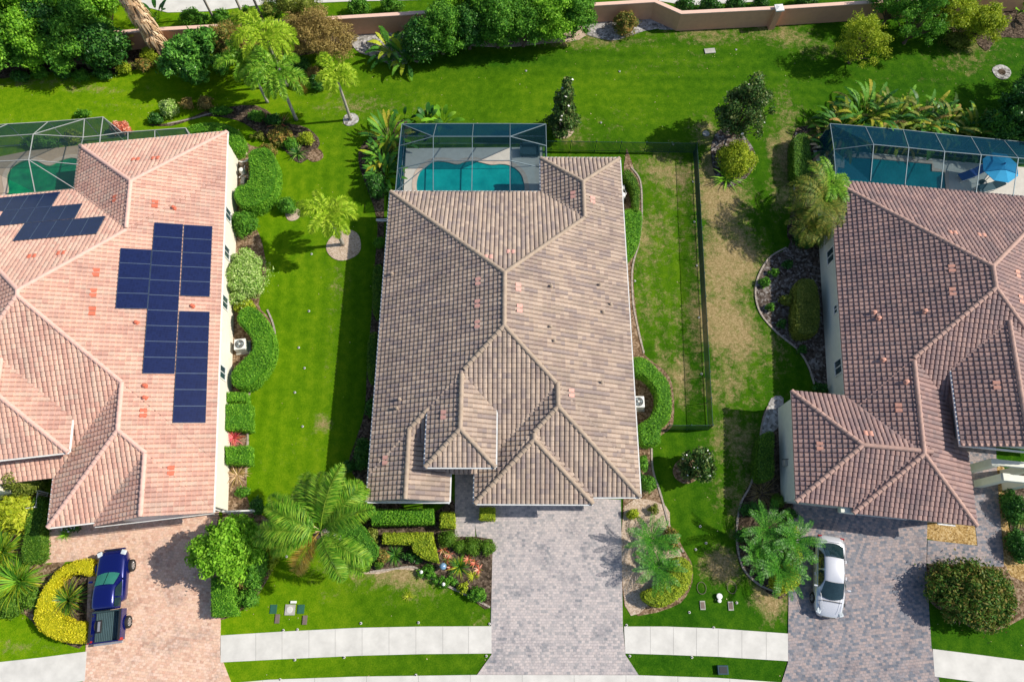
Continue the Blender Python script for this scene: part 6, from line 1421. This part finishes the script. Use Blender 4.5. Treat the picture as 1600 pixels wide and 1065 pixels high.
for lab0, pts in GL:
    for k_, (px, py) in enumerate(pts):
        n__ = len(pts); lab = lab0
        if proto is None: proto = spr_proto(px, py, lab, group=lab[6:]); proto['group'] = lab0; proto['label'] = lname(lab0, pts, k_); continue
        c = proto.copy(); COL.objects.link(c); c.location = (*P(px, py), 0); c['label'] = lname(lab0, pts, k_); c['group'] = lab0
        for ch in proto.children: d = ch.copy(); COL.objects.link(d); d.parent = c
for px, py, w_ in [(658,893,'left one, above the front lawn edge'),(693,912,'right one, above the front lawn edge')]:
    x, y = P(px, py, .4); t = thing('path_light', (x, y, 0), 'small white path light, ' + w_, 'garden light', 'path lights in the front garden')
    MB().tube([(x, y, 0), (x, y, .38)], .02, 6).build('stake', M['black'], t); MB().lathe(x, y, [(.11, .36), (.1, .4), (.02, .46)], 12).build('cap', M['white'], t)

x, y = P(372, 798, 1.2); t = thing('side_fence', (x, y, 0), 'short white fence panel reaching from the solar house front corner to the garden', 'fence', rz=R(2))
MB().box(0, 0, .7, 1.7, .05, 1.1).build('fence_panel', M['white'], t, local=True); MB().box(0, 0, 1.28, 1.75, .09, .05).build('top_rail', M['white'], t, local=True)
for s_ in (-.87, .87): MB().box(s_, 0, .68, .1, .1, 1.36).build('post', M['white'], t, local=True)

# rocks behind the kidney hedge
for i, (px, py) in enumerate([(376,236),(384,241),(374,247),(386,251),(378,257),(382,269),(386,276),(379,283)]):
    x, y = P(px, py); rg = nrng(); r_ = .2; m_ = MB()
    m_.lathe(x, y, [(r_ * .8, 0), (r_ * rg.uniform(.9, 1.1), .08), (r_ * .6, .16), (.03, .18)], 7); tag(m_.build('rock', M['tanbed'], None, smooth=False), 'pinkish rock between cream wall and tall kidney hedge, ' + ORDW[i] + ' counting down the bed', 'rock', 'pinkish rocks by the solar house')

# ------------------------------------------------------------------ vehicles
def paint(name, c, rough=.22, metal=.2):
    m = NT(name); m.color(c).rough(rough, .5, metal); m.b.inputs['Coat Weight'].default_value = .8; m.b.inputs['Coat Roughness'].default_value = .06; return m.m
M['silver'] = paint('silver_white_paint', (.60, .61, .64), .25, .3); M['blue'] = paint('deep_blue_paint', (.003, .008, .12), .22, .35)
M['tail'] = plain('tail_lamp', (.35, .02, .02), .2); M['lampglass'] = plain('lamp_glass', (.55, .6, .62), .1); M['shade'] = plain('teal_sunshade', (.16, .50, .42), .45, var=.1); M['trim'] = plain('black_trim', (.02, .02, .022), .5)
M['carglass'] = plain('car_glass', (.012, .03, .035), .05, var=.2, spec=.9)
def clearglass():
    m = NT('windscreen_glass'); t = m.n('ShaderNodeBsdfTransparent'); t.inputs[0].default_value = (.55, .75, .72, 1); m.color((.02, .03, .03)).rough(.03, .8)
    mx = m.n('ShaderNodeMixShader'); mx.inputs[0].default_value = .18; m.l(t.outputs[0], mx.inputs[1]); m.l(m.b.outputs[0], mx.inputs[2]); m.l(mx.outputs[0], m.out.inputs[0]); return m.m
M['clear'] = clearglass()
def loft(secs, mat, name, parent, smooth=True, subdiv=1, close=True):
    """secs: list of (y, [(x,z)...]) half sections from centre line down; mirrored"""
    v = []; f = []; n = len(secs[0][1]); w_ = 2 * n - 1
    for y, pr in secs:
        row = [(-x, y, z) for x, z in pr[::-1]] + [(x, y, z) for x, z in pr[1:]]; v += row
    for i in range(len(secs) - 1):
        for k in range(w_ - 1): f.append((i * w_ + k, i * w_ + k + 1, (i + 1) * w_ + k + 1, (i + 1) * w_ + k))
    if close: f.append(tuple(range(w_))[::-1]); f.append(tuple(range((len(secs) - 1) * w_, len(secs) * w_)))
    mb = MB(); mb.add(v, f); o = mb.build(name, mat, parent, local=True, smooth=smooth)
    if subdiv: s_ = o.modifiers.new('sub', 'SUBSURF'); s_.levels = subdiv; s_.render_levels = subdiv
    return o
def wheel(t, x, y, r, w_, side):
    o = MB(); prof = [(r * .62, -w_ / 2), (r * .97, -w_ / 2), (r, -w_ / 2 + .03), (r, w_ / 2 - .03), (r * .97, w_ / 2), (r * .62, w_ / 2)]
    def lat(mb, prof, n=24):
        v = []; f = []
        for rr, xx in prof: v += [(x + xx, y + rr * math.cos(2 * math.pi * k / n), r + rr * math.sin(2 * math.pi * k / n)) for k in range(n)]
        for i in range(len(prof) - 1):
            for k in range(n): f.append((i * n + k, i * n + (k + 1) % n, (i + 1) * n + (k + 1) % n, (i + 1) * n + k))
        mb.add(v, f)
    lat(o, prof); w = o.build('wheel', M['rubber'], t, local=True, smooth=False)
    rm = MB(); lat(rm, [(r * .62, -w_ * .4), (r * .62, side * w_ * .42), (r * .55, side * w_ * .40)])
    for k in range(6):
        a = k * math.pi / 3; c, s_ = math.cos(a), math.sin(a); xx = x + side * w_ * .40
        rm.bar((xx, y, r), (xx, y + r * .6 * c, r + r * .6 * s_), .10, .03)
    rm.build('rim', M['rim'], w, local=True)
# sedan: local +y is forward
def sedan(px, py, rz):
    x, y = P(px, py, .7); t = thing('parked_car', (x, y, 0), 'silver-white four-door sedan parked on the right blue-grey driveway', 'car', rz=rz)
    S = lambda y, w_, zt, zb=.24, cr=.05: (y, [(0, zt + cr * .4), (w_ * .55, zt + cr * .2), (w_ * .86, zt - cr), (w_ * .985, zt - .20), (w_, zt * .5 + .1), (w_ * .93, zb)])
    loft([S(-2.42, .60, .62, .40), S(-2.36, .78, .86, .30), S(-2.1, .87, 1.00), S(-1.6, .91, 1.02), S(-.6, .925, .98), S(.6, .925, .94), S(1.3, .91, .90), S(1.8, .88, .82), S(2.15, .80, .72), S(2.36, .66, .60, .3), S(2.44, .45, .5, .36)], M['silver'], 'body', t, subdiv=2)
    # cabin solid (pillars and roof)
    C = lambda y, wb, wt, zb, zt: (y, [(0, zt + .02), (wt * .7, zt), (wt, zt - .05), (wb, zb)])
    loft([C(-1.95, .66, .40, .96, 1.00), C(-1.55, .78, .56, .94, 1.18), C(-1.15, .80, .60, .93, 1.38), C(-.5, .81, .62, .92, 1.45), C(.1, .81, .62, .91, 1.44), C(.5, .81, .60, .90, 1.34), C(.95, .79, .58, .89, 1.12), C(1.35, .70, .52, .86, .90)], M['silver'], 'cabin', t, subdiv=1)
    def glass(name, pts, nx=5):
        mb = MB(); mb.add(pts, [tuple(range(len(pts)))]); return mb.build(name, M['carglass'], t, local=True)
    def strip(name, rows, mat=M['carglass']):
        v = []; f = []; n = len(rows[0])
        for r_ in rows: v += r_
        for i in range(len(rows) - 1):
            for k in range(n - 1): f.append((i * n + k, i * n + k + 1, (i + 1) * n + k + 1, (i + 1) * n + k))
        mb = MB(); mb.add(v, f); return mb.build(name, mat, t, local=True, smooth=True)
    strip('windscreen', [[(a * .56, .42 - .05 * a * a, 1.415 - .05 * a * a) for a in np.linspace(-1, 1, 7)], [(a * .63, .88 - .10 * a * a, 1.205 - .05 * a * a) for a in np.linspace(-1, 1, 7)], [(a * .71, 1.42 - .20 * a * a, .955 - .03 * a * a) for a in np.linspace(-1, 1, 7)]])
    strip('rear_window', [[(a * .55, -1.08 + .04 * a * a, 1.435 - .05 * a * a) for a in np.linspace(-1, 1, 7)], [(a * .60, -1.52 + .06 * a * a, 1.235 - .06 * a * a) for a in np.linspace(-1, 1, 7)], [(a * .64, -1.92 + .12 * a * a, 1.06 - .03 * a * a) for a in np.linspace(-1, 1, 7)]])
    for s_ in (-1, 1):
        for a, b in ((-1.2, -.32), (-.24, .72)):
            strip('side_window', [[(s_ * (.645 if k not in (0, 4) else .65), yy, 1.37 - (.05 if k == 0 and a < -1 else 0) - (.12 if k == 4 and b > .5 else 0)) for k, yy in enumerate(np.linspace(a + .05, b - (.25 if b > .5 else 0), 5))], [(s_ * .83, yy, 1.0) for yy in np.linspace(a - (.25 if a < -1 else 0), b + (.1 if b > .5 else 0), 5)]])
        MB().box(s_ * 1.0, .72, 1.0, .22, .10, .13).build('wing_mirror', M['silver'], t, local=True, bevel=.03)
        MB().box(s_ * .66, 2.12, .70, .26, .30, .05, rz=-s_ * .4).build('headlight', M['lampglass'], t, local=True, bevel=.02)
        MB().box(s_ * .68, -2.30, .80, .26, .10, .10).build('tail_light', M['tail'], t, local=True, bevel=.02)
        for yy in (-1.42, 1.42): wheel(t, s_ * .83, yy, .33, .22, s_)
    MB().box(0, 2.40, .5, .75, .06, .14).build('grille', M['trim'], t, local=True)
    MB().bar((-.62, 1.50, .935), (.62, 1.50, .935), .05, .02).build('wiper_cowl', M['trim'], t, local=True)
    MB().bar((-.62, -1.98, 1.035), (.62, -1.98, 1.035), .018, .012).build('boot_gap', M['trim'], t, local=True)
    for s_ in (-1, 1):
        MB().bar((s_ * .66, -1.98, 1.035), (s_ * .70, -2.32, .93), .018, .012).build('boot_gap', M['trim'], t, local=True)
        MB().bar((s_ * .73, 1.50, .925), (s_ * .66, 2.20, .78), .016, .012).build('bonnet_gap', M['trim'], t, local=True)
        for yy in (-.28, .70): MB().bar((s_ * .935, yy, .86), (s_ * .95, yy, .35), .015, .02).build('door_gap', M['trim'], t, local=True)
        for yy in (-.95, .02): MB().box(s_ * .945, yy, .78, .04, .18, .03).build('door_handle', M['silver'], t, local=True)
    for s_ in (-1, 1): MB().tube([(s_ * .70, .95, .995), (s_ * .58, 1.6, .95), (s_ * .42, 2.15, .80)], .012, 6).build('bonnet_crease', M['silver'], t, local=True)
sedan(1297, 899, R(170.5))
def pickup(px, py, rz):
    x, y = P(px, py, .8); t = thing('pickup_truck', (x, y, 0), 'deep blue pickup truck with an open bed parked beside the golden hedge', 'truck', rz=rz)
    S = lambda y, w_, zt, zb=.45: (y, [(0, zt + .03), (w_ * .6, zt + .02), (w_ * .88, zt - .04), (w_, zt - .25), (w_ * 1.01, .75), (w_ * .95, zb)])
    loft([S(2.66, .45, .78, .55), S(2.58, .72, .92), S(2.35, .86, 1.04), S(1.9, .90, 1.08), S(1.2, .92, 1.12), S(.95, .92, 1.12), S(-.2, .92, 1.10), S(-.52, .92, 1.08)], M['blue'], 'body', t, subdiv=1)
    C = lambda y, wb, wt, zb, zt: (y, [(0, zt + .02), (wt * .75, zt), (wt, zt - .05), (wb, zb)])
    loft([C(1.28, .74, .60, 1.05, 1.10), C(.95, .82, .62, 1.08, 1.33), C(.55, .84, .64, 1.08, 1.60), C(.2, .85, .66, 1.08, 1.68), C(-.55, .85, .66, 1.08, 1.68), C(-.80, .84, .66, 1.08, 1.62), C(-.86, .84, .66, 1.06, 1.1)], M['blue'], 'cabin', t, subdiv=1)
    def strip(name, rows, mat, par=None):
        v = []; f = []; n = len(rows[0])
        for r_ in rows: v += r_
        for i in range(len(rows) - 1):
            for k in range(n - 1): f.append((i * n + k, i * n + k + 1, (i + 1) * n + k + 1, (i + 1) * n + k))
        mb = MB(); mb.add(v, f); return mb.build(name, mat, par or t, local=True, smooth=True)
    g = lambda e, o_: [[(a * .60 * e, .60 - .04 * a * a, 1.60 - .05 * a * a + o_) for a in np.linspace(-1, 1, 7)], [(a * .67 * e, .93 - .08 * a * a, 1.38 - .05 * a * a + o_) for a in np.linspace(-1, 1, 7)], [(a * .72 * e, 1.30 - .12 * a * a, 1.15 - .03 * a * a + o_) for a in np.linspace(-1, 1, 7)]]
    strip('windscreen', g(1.0, .035), M['clear'])
    strip('rear_window', [[(a * .55, -.89, 1.55) for a in (-1, 0, 1)], [(a * .62, -.90, 1.2) for a in (-1, 0, 1)]], M['carglass'])
    for s_ in (-1, 1):
        for a, b in ((-.72, -.22), (-.14, .52)):
            strip('side_window', [[(s_ * .70, yy, 1.56) for yy in np.linspace(a, b - (.18 if b > .3 else 0), 4)], [(s_ * .865, yy, 1.16) for yy in np.linspace(a, b + (.22 if b > .3 else 0), 4)]], M['carglass'])
        MB().box(s_ * 1.03, .85, 1.15, .2, .12, .18).build('wing_mirror', M['blue'], t, local=True, bevel=.03)
        MB().box(s_ * .72, 2.42, .95, .3, .28, .14, rz=-s_ * .35).build('headlight', M['lampglass'], t, local=True, bevel=.03)
        MB().box(s_ * .90, -2.55, .95, .14, .16, .3).build('tail_light', M['tail'], t, local=True, bevel=.02)
        MB().box(s_ * .895, -1.72, .82, .1, 1.74, .58).build('bed_side', M['blue'], t, local=True, bevel=.03)
        MB().box(s_ * .86, -1.72, 1.125, .14, 1.72, .03).build('bed_rail', M['trim'], t, local=True, bevel=.01)
        for yy, rr in ((-1.65, .37), (1.62, .37)):
            wheel(t, s_ * .93, yy, rr, .25, s_)
            v = [];  m_ = MB(); n = 12
            for xx in (.90, 1.0):
                for k in range(n + 1):
                    a = math.pi * k / n; v.append((s_ * xx, yy + .46 * math.cos(a), .42 + .46 * math.sin(a)))
            m_.add(v, [(k, k + 1, n + 2 + k, n + 1 + k) for k in range(n)]); m_.build('wheel_arch', M['blue'], t, local=True, smooth=True)
        for yy in (-1.1, -2.2): MB().box(s_ * .80, yy, 1.0, .06, .1, .1).build('tie_down', M['trim'], t, local=True)
    MB().box(0, -1.72, .62, 1.62, 1.74, .06).build('bed_floor', M['bedliner'], t, local=True)
    rb = MB()
    for k in range(15): rb.box(-.72 + k * .103, -1.72, .66, .045, 1.66, .025)
    rb.build('bed_ribs', M['bedliner2'], t, local=True)
    MB().box(0, -.93, .88, 1.7, .06, .5).build('bed_front', M['bedliner'], t, local=True)
    MB().box(0, -2.62, .84, 1.72, .07, .56).build('tailgate', M['blue'], t, local=True, bevel=.02)
    MB().box(0, -2.72, .55, 1.7, .14, .14).build('rear_bumper', M['rim'], t, local=True, bevel=.03)
    MB().box(0, 2.68, .62, 1.3, .1, .2).build('front_bumper', M['blue'], t, local=True, bevel=.04); MB().box(0, 2.63, .85, .8, .08, .18).build('grille', M['trim'], t, local=True)
    # things seen through glass and in the bed
    ps = Vector((x, y, 0)); sh = thing('sunshade', (x, y, 0), 'teal folding sunshade behind the windscreen of the blue pickup', 'sunshade', rz=rz)
    rows = g(.94, .018); left = [r_[:4] for r_ in rows]; right = [r_[3:] for r_ in rows]
    for half in (left, right):
        hh = [[(a * .96 + (.02 if half is right else -.02), b, c) for a, b, c in r_] for r_ in half]; strip('shade_panel', hh, M['shade'], sh)
    lx = thing('bed_crate', (x, y, 0), 'dark framed tray lying in the open bed of the pickup', 'tray', rz=rz)
    MB().box(-.52, -1.72, .74, .26, .72, .12).build('tray', M['trim'], lx, local=True, bevel=.02); MB().box(-.52, -1.72, .805, .14, .55, .02).build('tray_lining', M['rim'], lx, local=True)
# fallen leaves and bits on the lawns
rg = nrng(); pxs = rg.uniform(0, 1600, 700); pys = np.where(rg.random(700) < .5, rg.uniform(60, 240, 700), rg.uniform(240, 1060, 700))
C_ = np.array([(*P(a, b), .02) for a, b in zip(pxs, pys)]); lit = quads('fallen_leaves', leaf_quads(C_, np.tile([0, 0, 1.], (700, 1)), .075, .05, rg, .2), M['thatch']); tag(lit, 'scattered pale fallen leaves and clippings on the lawns', 'leaf litter', None, 'stuff')
M['bedliner'] = plain('bed_liner', (.025, .05, .055), .6); M['bedliner2'] = plain('bed_liner_rib', (.07, .12, .13), .5)
pickup(172, 929, R(7))
